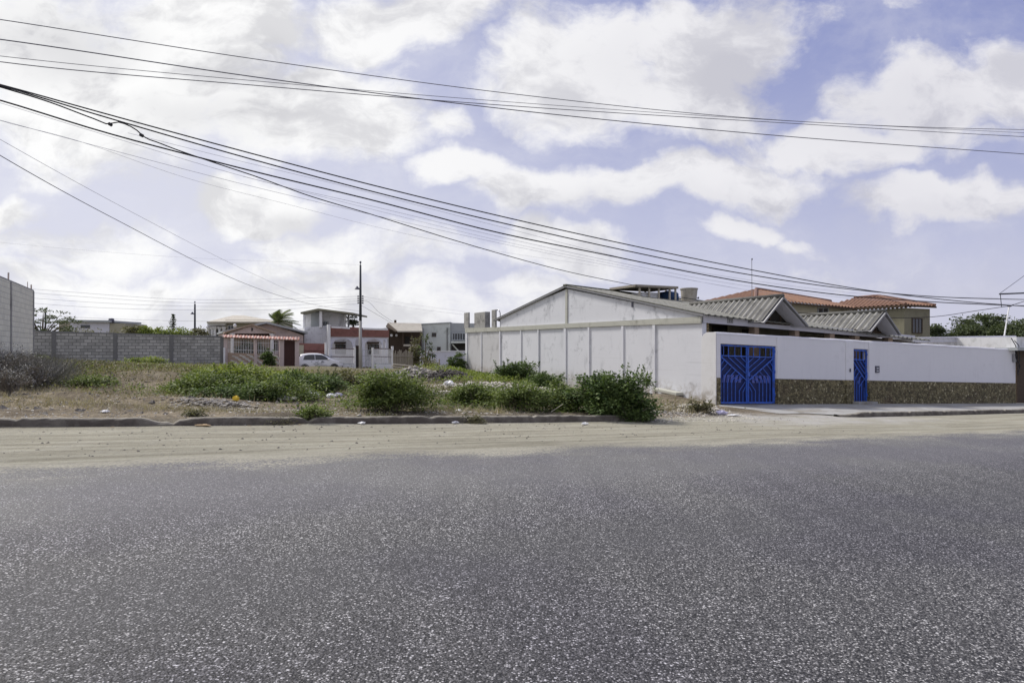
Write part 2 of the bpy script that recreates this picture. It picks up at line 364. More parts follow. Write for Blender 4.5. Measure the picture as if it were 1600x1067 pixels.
def m_whitewash(name, c, stain, amt=.5, low=None, streak=.4, spots=True):
    """painted render: faint panels, stains, streaks and flaking near the ground"""
    m, T = newmat(name); p = T.pos
    n1 = T.noise(p, .7, 6, .62, .5); n2 = T.noise(p, 3.1, 7, .68, .4); n3 = T.noise(p, 22, 5, .7)
    a = T.vmath('DOT_PRODUCT', p, (.80, .60, 0)); z = T.sep(p)[2]
    col = T.mix(n1, tuple(x * .90 for x in c), c)
    col = T.mix(T.ramp(T.math('ADD', T.math('MULTIPLY', n1, .6), T.math('MULTIPLY', n2, .5)), .585, .80, 0, amt), col, stain)
    st = T.noise(T.comb(T.math('MULTIPLY', a, 6.0), 0, T.math('MULTIPLY', z, .5)), 1.3, 6, .62)
    col = T.mix(T.ramp(st, .52, .80, 0, streak), col, stain)
    hz = T.noise(T.comb(T.math('MULTIPLY', a, .8), 0, T.math('MULTIPLY', z, 9)), 1.0, 4, .6)
    col = T.mix(T.ramp(hz, .60, .72, 0, .25 * amt), col, tuple(x * .8 for x in stain))
    if spots: col = T.mix(T.ramp(n3, .70, .74, 0, .7 * amt), col, (.16, .16, .15))
    if low is not None:
        g = T.math('SUBTRACT', z, T.math('MULTIPLY', T.sep(p)[0], A))
        f = T.math('MULTIPLY', T.ramp(g, low, .05), T.ramp(n2, .38, .62))
        col = T.mix(f, col, (.30, .27, .23))
    T.put(T.b.inputs['Base Color'], col); T.b.inputs['Roughness'].default_value = .85; T.b.inputs['Specular IOR Level'].default_value = .2
    bump(T, T.math('ADD', T.math('MULTIPLY', n3, .35), n2), .012, .5)
    return m
def m_stone(name, ca, cb, hi, scale=9):
    m, T = newmat(name)
    v = T.voro(T.pos, scale); r = T.sep(v.outputs['Color'])
    col = T.mix(r[0], ca, cb); col = T.mix(T.ramp(r[1], .90, .99, 0, .9), col, hi)
    e = T.voro(T.pos, scale, 'DISTANCE_TO_EDGE').outputs['Distance']
    col = T.mix(T.ramp(e, .07, 0.0, 0, .8), col, tuple(x * .35 for x in ca))
    n = T.noise(T.pos, 1.3, 4); col = T.mix(T.ramp(n, .5, .75, 0, .35), col, (.085, .05, .04))
    col = T.mix(T.noise(T.pos, 45, 4, .7), col, T.mix(1.0, col, (1.7, 1.7, 1.6), 'MULTIPLY'))
    T.put(T.b.inputs['Base Color'], col); T.b.inputs['Roughness'].default_value = .75
    bump(T, T.ramp(e, 0, .25), .04, .9)
    return m
def m_tiles(name, c1, c2, axis, pitch, down, moss=(.075, .074, .068)):
    """colour of a ridged roof; rows along the slope (the ridges themselves are in the mesh)"""
    m, T = newmat(name)
    a = T.vmath('DOT_PRODUCT', T.pos, tuple(axis)); d = T.vmath('DOT_PRODUCT', T.pos, tuple(down))
    n = T.noise(T.pos, 3, 6, .7); n2 = T.noise(T.pos, 25, 4, .7)
    col = T.mix(n2, c1, c2); col = T.mix(T.ramp(n, .40, .72, 0, .75), col, moss)
    at = T.n('ShaderNodeAttribute'); at.attribute_name = 'crest'
    col = T.mix(T.ramp(T.math('ADD', at.outputs['Fac'], T.math('MULTIPLY', T.math('SUBTRACT', n, .5), .9)), .55, .15, 0, .85), col, moss)      # troughs drawn towards the moss colour
    row = T.ramp(T.math('FRACT', T.math('MULTIPLY', d, 1 / pitch)), .90, .99, 0, .6)
    col = T.mix(row, col, tuple(x * .3 for x in c1))
    T.put(T.b.inputs['Base Color'], col); T.b.inputs['Roughness'].default_value = .85
    bump(T, n2, .01, .6)
    return m
m_asphalt(); m_ground()
def m_striped():
    m, T = newmat('striped_tiles'); a = T.vmath('DOT_PRODUCT', T.pos, tuple(U))
    f = T.ramp(T.math('ABSOLUTE', T.math('SUBTRACT', T.math('FRACT', T.math('MULTIPLY', a, 1 / .36)), .5)), .20, .26)
    T.put(T.b.inputs['Base Color'], T.mix(f, (.50, .36, .32), (.38, .19, .15))); T.b.inputs['Roughness'].default_value = .8
m_striped()
plain('kerb_concrete', (.165, .15, .13), .9, .45, 9, (.08, .068, .06), .9, 2.2, bmp=.02, bscale=25)
plain('pavement_concrete', (.33, .33, .32), .9, .2, 4, (.20, .18, .15), .6, 1.2, bmp=.006)
m_whitewash('warehouse_paint', (.66, .67, .71), (.24, .25, .27), 1.0, .95, .5)
m_whitewash('warehouse_old_paint', (.54, .54, .55), (.15, .15, .15), 1.0, .9, .95)
m_whitewash('band_concrete', (.46, .46, .41), (.13, .13, .10), 1.0, None, .6)
m_whitewash('compound_paint', (.73, .73, .77), (.50, .50, .53), .5, None, .28, False)
m_whitewash('compound_side_paint', (.68, .68, .69), (.42, .41, .38), .7, .8, .35)
m_stone('stone_cladding', (.060, .050, .024), (.21, .18, .095), (.42, .38, .25), 11)
m_stone('tan_stone', (.16, .12, .06), (.30, .23, .13), (.4, .34, .22), 9)
m_blocks('grey_blocks', U, .46, .22, (.28, .28, .26), (.48, .47, .44), (.18, .18, .17), .024, (.13, .13, .125))
m_blocks('pale_blocks', N, .42, .20, (.72, .70, .59), (.80, .78, .66), (.60, .59, .51), .014, (.52, .51, .46))
plain('old_concrete', (.34, .335, .32), .9, .25, 5, (.16, .155, .15), .6, 2.5, .5)
plain('dark_concrete', (.17, .17, .165), .9, .25, 5)
plain('gate_blue', (.045, .135, .60), .5, .25, 8, (.05, .08, .25), .6, 5, .4, bmp=.002)
plain('yard_shade', (.012, .022, .10), .6, .2, 5)
plain('yard_pale_patch', (.10, .13, .42), .5, .2, 5)
m_tiles('grey_ridged_roof', (.23, .225, .205), (.47, .46, .43), U, .9, N)
m_tiles('fibre_cement_roof', (.16, .16, .145), (.27, .265, .24), N, 1.2, N, (.08, .085, .06))
m_tiles('red_tile_roof', (.21, .11, .065), (.33, .19, .125), N, .42, U, (.16, .09, .07))
plain('beige_wall', (.36, .34, .26), .9, .1, 3, (.22, .2, .15), .4, 1.2, .3)
plain('olive_wall', (.21, .20, .145), .9, .12, 3, (.13, .12, .09), .4, 1.2, .3)
plain('white_wall', (.70, .70, .71), .85, .08, 3, (.42, .42, .40), .5, 1.3, .4)
plain('pale_green_wall', (.60, .63, .60), .85, .06, 3, (.33, .36, .33), .4, 1.3, .3)
plain('grey_paint', (.36, .38, .39), .8, .1, 3)
plain('pink_wall', (.52, .43, .40), .85, .08, 3, (.35, .29, .27), .4, 1.3, .3)
plain('brick_red', (.22, .105, .09), .85, .25, 9, (.14, .07, .06), .5, 3)
plain('terracotta', (.36, .16, .12), .8, .25, 12)
plain('white_paint', (.72, .72, .72), .7, .06, 5, (.45, .44, .42), .3, 3)
plain('lilac_white', (.60, .60, .66), .8, .06, 4, (.48, .48, .50), .3, 2)
plain('glass_dark', (.03, .035, .04), .15, .2, 2, bmp=0, spec=.6)
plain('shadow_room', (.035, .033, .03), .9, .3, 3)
plain('dark_wood', (.07, .05, .035), .8, .4, 9)
plain('red_brown_door', (.09, .045, .038), .7, .25, 6)
plain('grey_wood', (.30, .27, .22), .9, .3, 12)
plain('pale_wood', (.48, .44, .36), .9, .25, 12)
plain('wire_black', (.018, .018, .022), .5, .1, 5, bmp=0)
plain('wire_grey', (.12, .12, .15), .5, .1, 5, bmp=0)
plain('wire_pale', (.45, .45, .52), .5, .1, 5, bmp=0)
plain('pole_dark', (.055, .06, .07), .8, .3, 6)
plain('pole_concrete', (.36, .35, .33), .9, .2, 6)
plain('metal_grey', (.28, .28, .29), .45, .15, 8, metal=.4)
plain('rust', (.18, .08, .04), .8, .3, 12)
plain('tank_beige', (.42, .39, .33), .7, .15, 4, (.3, .27, .22), .5, 2, .5)
plain('tank_blue', (.035, .075, .17), .6, .15, 5)
plain('car_white', (.78, .78, .80), .25, .02, 3, bmp=0, spec=.5)
plain('rubber', (.02, .02, .02), .8, .2, 9)
plain('lamp_red', (.4, .02, .02), .3, .1, 9, bmp=0)
plain('lamp_clear', (.6, .6, .62), .1, .1, 9, bmp=0)
plain('bark', (.16, .13, .10), .95, .3, 14, bmp=.02)
plain('twig', (.20, .175, .14), .95, .3, 14)
plain('plastic_white', (.80, .80, .80), .5, .08, 9)
plain('plastic_grey', (.45, .46, .50), .5, .2, 9)
plain('plastic_yellow', (.70, .50, .05), .5, .15, 9)
plain('plastic_lilac', (.48, .46, .62), .5, .2, 9)
plain('stone_grey', (.34, .32, .29), .95, .4, 2.5, bmp=.02)
plain('stone_dark', (.13, .12, .11), .95, .4, 3, bmp=.02)
plain('stone_pale', (.55, .52, .46), .95, .3, 3, bmp=.02)
plain('cardboard', (.38, .28, .17), .9, .2, 5)
plain('sign_dark', (.10, .10, .13), .5, .2, 9)
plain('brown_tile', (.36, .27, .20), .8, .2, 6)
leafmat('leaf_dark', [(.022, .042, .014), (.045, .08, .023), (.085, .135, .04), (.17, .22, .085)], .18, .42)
leafmat('leaf_mid', [(.03, .05, .014), (.062, .095, .026), (.12, .165, .045), (.22, .26, .09)], .25)
leafmat('leaf_bright', [(.055, .085, .02), (.11, .155, .03), (.18, .225, .05), (.27, .30, .09)], .28)
leafmat('leaf_olive', [(.06, .065, .03), (.10, .10, .05), (.15, .145, .08), (.21, .195, .12)], .2)
leafmat('leaf_far', [(.035, .05, .025), (.055, .075, .04), (.08, .10, .05), (.11, .13, .07)], .2)
leafmat('dry_stalk', [(.16, .13, .08), (.25, .21, .14), (.34, .29, .20), (.40, .36, .27)], .15)
leafmat('dry_grey', [(.06, .06, .06), (.11, .105, .10), (.17, .165, .155), (.24, .23, .22)], .05)
leafmat('palm_leaf', [(.05, .07, .03), (.08, .11, .045), (.12, .15, .06), (.17, .19, .09)], .2)
M = MAT

# ------------------------------------------------------------------ the ground, road, kerbs, pavement
def axis(*segs):
    out = []
    for a, b, st in segs: out += list(np.arange(a, b, st))
    return np.array(out + [segs[-1][1]])
S_ = axis((-900, -200, 100), (-200, -60, 12), (-60, -24, 1.2), (-24, 20, .22), (20, 60, 1.0), (60, 200, 12), (200, 900, 100))
T_ = axis((-900, -200, 100), (-200, -20, 12), (-20, 8, 1.5), (8, 15, .22), (15, 15.4, .1), (15.4, 40, .22), (40, 70, .7), (70, 200, 12), (200, 900, 100))
SS, TT = np.meshgrid(S_, T_); GX = SS * U.x + TT * N.x; GY = SS * U.y + TT * N.y; GZ = gz(GX, GY)
nr, nc = SS.shape; V = np.stack([GX, GY, GZ], -1).reshape(-1, 3)
idx = np.arange(nr * nc).reshape(nr, nc); Fq = np.stack([idx[:-1, :-1], idx[:-1, 1:], idx[1:, 1:], idx[1:, :-1]], -1).reshape(-1, 4)
me = bpy.data.meshes.new('ground'); me.from_pydata(V.tolist(), [], Fq.tolist()); me.polygons.foreach_set('use_smooth', [True] * len(Fq))
tag(link(me, 'ground', M['ground_soil']), kind='structure')
rs = axis((-200, -60, 12), (-60, 70, .8), (70, 200, 12)); mb = MB(); rows = []
for tt in axis((-14, 8, 2.0), (8, 10.6, .5)):
    rows.append([Vector((s * U.x + tt * N.x, s * U.y + tt * N.y, float(gz(s * U.x + tt * N.x, s * U.y + tt * N.y)) + .006)) for s in rs])
er = []
for s in rs:
    tt = 10.95 + .10 * math.sin(s * .9) + .07 * math.sin(s * 2.3 + 1)
    x, y = s * U.x + tt * N.x, s * U.y + tt * N.y; er.append(Vector((x, y, float(gz(x, y)) + .004)))
rows.append(er); mb.grid(rows); tag(mb.build('road', M['asphalt'], org=(0, 0, 0), smooth=True), kind='structure')

def st(s, t, z=0): return Vector((s * U.x + t * N.x, s * U.y + t * N.y, A * (s * U.x + t * N.x) + z))
def kerb(name, pts, h, wd, seg, seed, broken=()):
    """a cast concrete kerb: short lengths with worn tops"""
    r = random.Random(seed); mb = MB(); total = []
    for i in range(len(pts) - 1):
        (s0, t0), (s1, t1) = pts[i], pts[i + 1]; n = max(1, int((s1 - s0) / .11))
        total += [(s0 + (s1 - s0) * k / n, t0 + (t1 - t0) * k / n) for k in range(n)]
    total.append(pts[-1]); rows = []
    for k, (s, t) in enumerate(total):
        ph = s / seg; jo = abs(ph - round(ph)) * seg
        hh = h + .006 * math.sin(s * 1.7) + r.uniform(-.007, .007) - (.035 if jo < .05 else 0)
        for (b0, b1, dp) in broken:
            if b0 < s < b1: hh -= dp * math.sin(math.pi * (s - b0) / (b1 - b0))
        e = r.uniform(-.008, .008)
        rows.append([st(s, t - .01, -.05), st(s, t + e, hh * .5), st(s, t + .015 + e, hh - .02), st(s, t + .04, hh), st(s, t + wd, hh + r.uniform(-.004, .004)), st(s, t + wd + .02, hh - .08)])
    mb.grid(rows); return tag(mb.build(name, M['kerb_concrete'], org=(0, 0, 0)), kind='structure')
kerb('kerb', [(-30, 15.55), (-12, 15.35), (-2.8, 15.1), (3, 14.75), (8.9, 14.45), (11.3, 14.4)], .15, .17, 2.6, 1, ((-.5, .1, .09), (-.1, .3, .05), (2.4, 2.7, .05)))
kerb('kerb', [(18.6, 14.6), (19.4, 14.45), (22, 14.5), (30, 14.85), (60, 15.6)], .145, .16, 2.0, 2, ((18.0, 19.6, .09),))
# pavement in front of the compound wall, ramped at the gate
mb = MB(); rows = []
for s in np.arange(17.2, 60, .4):
    r_ = []
    for k in range(9):
        t0 = 14.75 + max(0, (s - 22)) * .028; t = t0 + (19.2 - t0) * k / 8
        if s < 18.6: t = 15.6 + (19.2 - 15.6) * k / 8
        r_.append(st(s, t, .015 + .085 * (1 - k / 8) * float(sm(s, 18.2, 20)) + .004 * math.sin(s * 5 + k)))
    rows.append(r_)
mb.grid(rows); tag(mb.build('pavement', M['pavement_concrete'], org=(0, 0, 0), smooth=True), kind='structure')

# ------------------------------------------------------------------ compound wall with the blue gates
C0 = Vector((7.32, 24.5, 0))
FW = Plane(C0, U); SWp = Plane(C0, N)
def mk(m, k, z=0): q = C0 + U * m + N * k; return Vector((q.x, q.y, z))
def mof(px): q = FW.at(px, 500); return (q - C0).dot(U)
def wz(m, zz): q = C0 + U * m; return zz + A * q.x                       # height above the sloping pavement
cw = thing('compound_wall', 'long lilac white street wall with rounded top, dark stone base and blue gates', 'wall', mk(0, 0, A * C0.x))
HT = 2.62; SB = .98
mG0, mG1 = mof(1126), mof(1213); mP0, mP1 = mof(1333), mof(1357); mE = mof(1587)
gtop = FW.at(1128, 537).z - A * FW.at(1128, 537).x; ptop = FW.at(1335, 545).z - A * FW.at(1335, 545).x
mb = MB()
def wallpiece(m0, m1, z0, z1, k0=0.0, th=.22, mbx=None):
    (mbx or mb).prism([Vector((*mk(m0, k0)[:2], wz(m0, z0))), Vector((*mk(m1, k0)[:2], wz(m1, z0))), Vector((*mk(m1, k0)[:2], wz(m1, z1))), Vector((*mk(m0, k0)[:2], wz(m0, z1)))], N * th)
Z1 = HT - .06
wallpiece(0, mG0, SB, Z1); wallpiece(mG0, mG1, gtop, Z1); wallpiece(mG1, mP0, SB, Z1); wallpiece(mP0, mP1, ptop, Z1); wallpiece(mP1, mE, SB, Z1)
# shallow pilasters either side of the openings
for a, b in ((mG1 + .02, mof(1221)), (mof(1321), mP0 - .01), (mP1 + .01, mof(1366))):
    wallpiece(a, b, SB + .002, Z1 - .002, -.035, .04)
mb.build('wall_panel', M['compound_paint'], cw, bevel=.012)
mb = MB(); rows = []
for m in np.linspace(0, mE, 90):
    z = wz(m, HT - .06) + .006 * math.sin(m * 2.1) + .004 * math.sin(m * 5.3)
    rows.append([Vector((*mk(m, k)[:2], z + dz_)) for k, dz_ in ((-.012, -.02), (-.012, .02), (.02, .055), (.11, .07), (.2, .055), (.235, .02), (.235, -.02))])
mb.grid(rows); mb.build('coping', M['compound_paint'], cw, smooth=True)
mb = MB()
for a, b in ((.03, mG0), (mG1, mP0), (mP1, mE)): wallpiece(a, b, -.15, SB, -.015, .235)
for a, b in ((mG1 + .02, mof(1221)), (mof(1321), mP0 - .01), (mP1 + .01, mof(1366))): wallpiece(a, b, -.15, SB - .003, -.055, .04)
mb.build('stone_base', M['stone_cladding'], cw)
# rounded side return towards the warehouse
mb = MB(); pts = []
for kk, py in ((0, 633), (.76, 628)): pts.append(Vector((*mk(0, kk)[:2], wz(0, -.15))))
top = wz(0, HT); prof = [(.76, top - .35), (.74, top - .2), (.66, top - .07), (.5, top), (0.0, top)]
mb.prism([pts[0], pts[1]] + [Vector((*mk(0, k)[:2], z)) for k, z in prof], U * .02 - U * .22 + U * .2)
mb.v = []; mb.f = []; mb.mi = []
mb.prism([pts[0], pts[1]] + [Vector((*mk(0, k)[:2], z)) for k, z in prof], U * .02 + U * -.025)
mb.v = []; mb.f = []; mb.mi = []
mb.prism([p - U * .004 for p in [pts[0], pts[1]] + [Vector((*mk(0, k)[:2], z)) for k, z in prof]], U * .035)
mb.build('side_return', M['compound_side_paint'], cw, bevel=.01)
# thin slab behind gives the return its thickness
mb = MB(); mb.prism([p + U * .032 for p in [Vector((*mk(0, .24)[:2], wz(0, -.15))), pts[1]] + [Vector((*mk(0, k)[:2], z - .01)) for k, z in prof[:4]] + [Vector((*mk(0, .24)[:2], top - .01))]], U * .18)
mb.build('side_return', M['compound_side_paint'], cw)

def gate(name, label, m0, m1, top_, double):
    g = MB(); k0 = .09
    def Q(a, b, kk=k0): # a across, b up in metres
        m = m0 + a; return Vector((*mk(m, kk)[:2], wz(m, b)))
    Wd = m1 - m0; Hh = top_ - .03; z0 = .05
    o = None
    fr = MB()
    fr.bar(Q(0.02, z0), Q(0.02, Hh), .05, .05, U); fr.bar(Q(Wd - .02, z0), Q(Wd - .02, Hh), .05, .05, U)
    fr.bar(Q(0, Hh - .02), Q(Wd, Hh - .02), .05, .05); fr.bar(Q(0, z0 + .03), Q(Wd, z0 + .03), .05, .06)
    root = fr.build(name, M['gate_blue'], cw); root['label'] = label
    leaves_ = ((0, Wd / 2, 1), (Wd, Wd / 2, -1)) if double else ((0, Wd, 1),)
    railz = z0 + (Hh - z0) * .815; vz = z0 + (Hh - z0) * .405
    bk = MB()
    for (ao, ac, sg) in leaves_:
        Lw = abs(ac - ao); X = lambda f: ao + sg * Lw * f
        Zf = lambda f: z0 + (Hh - z0) * f
        b = MB(); w1 = .022
        b.bar(Q(X(.97), z0), Q(X(.97), Hh), .05, .04, U); b.bar(Q(X(.06), z0), Q(X(.06), Hh), .035, .03, U)
        b.bar(Q(X(0.05), railz), Q(X(.97), railz), .03, .035)
        b.bar(Q(X(.05), railz - .03, k0 - .012), Q(X(.95), vz, k0 - .012), .03, .04)     # the broad V
        for f in (.16, .33, .55, .78): b.bar(Q(X(f), railz), Q(X(f), Hh), w1, w1, U)
        sl_ = (railz - .03 - vz) / .90
        for f in (.33, .55, .78):
            b.bar(Q(X(f), railz), Q(X(f), railz - .05), w1, w1, U)
            zb = railz - .05 - sl_ * (.95 - f); b.bar(Q(X(f), railz - .05, k0 + .004), Q(X(.95), zb, k0 + .004), w1, w1)
        if double:
            for f, fb, zc in ((.30, .04, .53), (.45, .17, .46), (.58, .30, .42), (.72, .44, .40), (.86, .57, .38)):
                zv = railz - .03 - sl_ * (f - .05)
                b.bar(Q(X(f), zv), Q(X(fb), Zf(zc)), w1, w1); b.bar(Q(X(fb), Zf(zc)), Q(X(fb), z0), w1, w1, U)
            b.bar(Q(X(.93), Zf(.38)), Q(X(.71), Zf(.22)), w1, w1); b.bar(Q(X(.71), Zf(.22)), Q(X(.71), z0), w1, w1, U)
            b.bar(Q(X(.93), Zf(.29)), Q(X(.84), Zf(.2)), w1, w1); b.bar(Q(X(.84), Zf(.2)), Q(X(.84), z0), w1, w1, U)
            b.bar(Q(X(.18), railz - .03 - sl_ * .13), Q(X(.0), Zf(.60)), w1, w1)
        else:
            for f in (.2, .36, .52, .68, .84):
                zv = railz - .03 - sl_ * (f - .05)
                b.bar(Q(X(f), zv), Q(X(max(f - .34, .04)), zv - .36), w1, w1)
                b.bar(Q(X(f), zv - .35), Q(X(f), z0), w1, w1, U)
        b.build('gate_leaf', M['gate_blue'], root)
        bk.prism([Q(X(.03), z0, k0 + .05), Q(X(.97), z0, k0 + .05), Q(X(.97), railz - .02, k0 + .05), Q(X(.03), railz - .02, k0 + .05)], N * .008)
        pn = MB()
        for f in ((.13, .27, .41, .56, .70) if double else (.2, .5)):
            pn.prism([Q(X(f), Zf(.36), k0 + .035), Q(X(f + .09), Zf(.36), k0 + .035), Q(X(f + .14), Zf(.49), k0 + .035), Q(X(f + .05), Zf(.49), k0 + .035)], N * .006)
        pn.build('seen_through_patch', M['yard_pale_patch'], root)  # pale plates added for the bright things seen through the bars
    bk.build('dark_yard_sheet', M['yard_shade'], root)  # navy sheet added to stand for the shaded yard behind the bars
    lk = MB(); lk.box(Q(Wd * (.5 if double else .93) + .03, z0 + Hh * .46, k0 - .03), (.12, .04, .16)); lk.build('lock_box', M['gate_blue'], root)
    for zz in (.15, .55, .9):
        for e in ((.0, Wd) if double else (Wd,)):
            hg = MB(); c_ = Q(e, z0 + Hh * zz, k0 - .03); hg.tube([c_ - ZV * .05, c_ + ZV * .05], .02, 6); hg.build('hinge', M['gate_blue'], root)
gate('vehicle_gate', 'wide blue double leaf gate of bars', mG0, mG1, gtop, True)
gate('pedestrian_gate', 'narrow blue single gate', mP0, mP1, ptop, False)
mb = MB(); p = FW.at(1370, 577, .0); mb.box(p + FW.n * .02 - ZV * .14, (.24, .04, .28)); b = mb.build('house_number_plate', M['sign_dark'], cw)
mb = MB(); mb.box(p + FW.n * .041 - ZV * .09, (.13, .008, .05)); mb.box(p + FW.n * .041 + ZV * .02, (.13, .008, .05)); mb.build('plate_face', M['plastic_grey'], b)
mb = MB(); p = FW.at(1583, 558, .0); mb.box(p + FW.n * .05 - ZV * .22, (.2, .1, .36)); mb.build('meter_box', M['metal_grey'], cw, bevel=.01)
mb = MB(); p = FW.at(1328, 578, .04); mb.box(p + FW.n * .02 - ZV * .08, (.05, .03, .14)); mb.build('doorbell', M['sign_dark'], cw)
mb = MB()
q0, q1 = mk(mP0 - .1, -.35), mk(mP1 + .1, -.35); mb.prism([Vector((*q0[:2], wz(mP0, .02))), Vector((*q1[:2], wz(mP1, .02))), Vector((*mk(mP1 + .1, 0)[:2], wz(mP1, .02))), Vector((*mk(mP0 - .1, 0)[:2], wz(mP0, .02)))], ZV * .11)
mb.build('door_step', M['pavement_concrete'], cw, bevel=.01)

# ------------------------------------------------------------------ the front house with warehouse side wall, one building
def kof(px): q = SWp.at(px, 500); return (q - C0).dot(N)
fh = thing('front_house', 'low white house with long panelled side wall, grey roof and two cross gables', 'house', mk(0, 5, .3))
kA, kE, kR, kL, kF = .76, kof(1097), kof(886), kof(776), kof(728)
def side(px, py, off=0): return SWp.at(px, py, off)
panels = [728, 753, 782, 815, 842, 884, 921, 974, 1023, 1097]
bandb = {728: 519.5, 753: 518.8, 782: 517, 815: 515.8, 842: 514.5, 884: 512, 921: 511, 974: 508.5, 1023: 507, 1097: 504.5}
bandt = {728: 512.5, 782: 511, 900: 504.8, 1000: 500, 1097: 494.5}
def ib(d, x): ks = sorted(d); return float(np.interp(x, ks, [d[k] for k in ks]))
for i in range(len(panels) - 1):
    a, b = panels[i], panels[i + 1]; mb = MB(); off = (.0, .012, -.01, .006, -.006, .008, 0, .01, -.004)[i]
    pa, pb = side(a, ib(bandb, a)), side(b, ib(bandb, b)); g0, g1 = float(gz(pa.x, pa.y)) - .4, float(gz(pb.x, pb.y)) - .5
    mb.prism([Vector((pa.x, pa.y, g0)), Vector((pb.x, pb.y, g1)), pb, pa], -SWp.n * .2)
    for i_ in range(len(mb.v)): mb.v[i_] = mb.v[i_] + SWp.n * off
    mb.build('wall_panel', M['warehouse_old_paint' if i < 2 else 'warehouse_paint'], fh)
for i, a in enumerate(panels[1:-1]):
    wd = (.10, .16, .12, .12, .20, .14, .16, .17)[i]; p = side(a, ib(bandb, a)); mb = MB()
    mb.prism([Vector((p.x, p.y, float(gz(p.x, p.y)) - .4)) + SWp.n * .0 - SWp.d * wd / 2, Vector((p.x, p.y, float(gz(p.x, p.y)) - .4)) + SWp.d * wd / 2, p + SWp.d * wd / 2 - ZV * .003, p - SWp.d * wd / 2 - ZV * .003], SWp.n * .06)
    mb.build('pilaster', M['warehouse_paint'], fh)
mb = MB(); p = side(729.5, 519); mb.prism([Vector((p.x, p.y, -.4)) - SWp.d * .15, Vector((p.x, p.y, -.4)) + SWp.d * .15, p + SWp.d * .15, p - SWp.d * .15], SWp.n * .05)
mb.build('corner_pilaster', M['warehouse_paint'], fh)
xs = [728, 782, 842, 900, 974, 1023, 1097]; mb = MB()
lo = [side(x, ib(bandb, x) + .0) for x in xs]; hi = [side(x, ib(bandt, x)) for x in xs]
mb.prism([p - ZV * .01 for p in lo] + hi[::-1], SWp.n * .07); mb.build('tie_beam', M['band_concrete'], fh)
# gable wall
gpts = [side(782, 511), side(1097, 494.5), side(1097, 493), side(1050, 484), side(1000, 474.5), side(950, 464.5), side(886.5, 451.5), side(840, 470.5), side(800, 489.5), side(782, 498)]
mb = MB(); mb.prism(gpts, -SWp.n * .18); mb.build('gable_wall', M['warehouse_paint'], fh)
mb = MB(); p = side(886, 452); q = side(886, 506); mb.prism([q - SWp.d * .09, q + SWp.d * .09, p + SWp.d * .09, p - SWp.d * .09], SWp.n * .05); mb.build('pilaster', M['band_concrete'], fh)
mb = MB(); p = side(988, 475.5, .03); mb.box(p - ZV * .12, (.06, .08, .2), SWp.n, SWp.d); mb.build('wall_light', M['sign_dark'], fh)
# main roof, corrugated, ridge along the street
zr = side(886, 447).z; zl = side(776, 499.5).z; ze = side(1099, 490).z
LEN = 13.2
def corrug(name, mat, A0, A1, B0, B1, pitch, amp, parent, thick=.03, rnd=.0):
    """ridged sheet between edge A0-A1 (up) and B0-B1 (down); ridges run parallel down the slope, hips cut them off"""
    A0, A1, B0, B1 = map(Vector, (A0, A1, B0, B1)); LB = (B1 - B0).length; hip = (A1 - A0).length < .88 * LB
    n = max(4, int(LB / pitch)) * 6; Lr = LB if hip else (A1 - A0).length
    nn = (A1 - A0).cross(B0 - A0); nn = (B1 - B0).cross(A0 - B0) if hip else nn; nn.normalize(); nn = nn if nn.z > 0 else -nn
    mb = MB(); r = random.Random(5); bd = (B1 - B0).normalized()
    if hip:
        f0 = (A0 - B0).dot(bd) / LB; f1 = (A1 - B0).dot(bd) / LB
        u0 = A0 - (B0 + bd * f0 * LB); u1 = A1 - (B0 + bd * f1 * LB)
    rowsN = 7; rows = []
    for j in range(rowsN + 1):
        g = j / rowsN; row = []
        for i in range(n + 1):
            f = i / n; ph = f * Lr / pitch; c = math.cos(2 * math.pi * ph)
            h = amp * (max(c, 0) ** .7 if c > -.3 else -.12 * (abs(c) - .3)) + r.uniform(-rnd, rnd)
            if hip:
                k = min(1, f / max(f0, 1e-4), (1 - f) / max(1 - f1, 1e-4)); q = 0 if f <= f0 else 1 if f >= f1 else (f - f0) / (f1 - f0)
                row.append(B0.lerp(B1, f) + u0.lerp(u1, q) * max(k, 0) * (1 - g) + nn * h)
            else: row.append(A0.lerp(A1, f).lerp(B0.lerp(B1, f), g) + nn * h)
        rows.append(row)
    mb.grid(rows); mb.grid([[p - nn * thick for p in rw] for rw in rows[::-1]])
    mb.grid([[p for p in rows[-1]], [p - nn * thick for p in rows[-1]]]); mb.grid([[p - nn * thick for p in rows[0]], rows[0]])
    mb.grid([[rw[0] - nn * thick for rw in rows], [rw[0] for rw in rows]]); mb.grid([[rw[-1] for rw in rows], [rw[-1] - nn * thick for rw in rows]])
    o = mb.build(name, M[mat], parent); at = o.data.attributes.new('crest', 'FLOAT', 'POINT'); val = [0.5] * len(mb.v); k = 0
    for q in range(2 * (rowsN + 1)):
        for i in range(n + 1): val[k] = .5 + .5 * math.cos(2 * math.pi * i / n * Lr / pitch); k += 1
    at.data.foreach_set('value', val); return o
R0 = mk(-.12, kR, zr + .02); R1 = mk(LEN, kR, zr + .02 - .86)
E0 = mk(-.12, .55, ze - .02); E1 = mk(LEN, .55, ze - .92)
L0 = mk(-.12, kL + .3, zl - .03); L1 = mk(LEN, kL + .3, zl - .9)
rf = corrug('roof', 'fibre_cement_roof', R0, R1, E0, E1, .30, .035, fh)
corrug('roof_slope', 'fibre_cement_roof', R0 + Vector((0, 0, -.003)), R1, L0, L1, .30, .03, rf)
mb = MB(); mb.bar(R0 - U * .03 + ZV * .03, R1 + ZV * .03, .28, .07); mb.build('ridge_cap', M['fibre_cement_roof'], rf)
for a, b in ((R0, E0), (R0, L0)):
    mb = MB(); mb.bar(a + U * .05 - ZV * .05, b + U * .05 - ZV * .05, .10, .06); mb.build('verge_board', M['metal_grey'], rf)
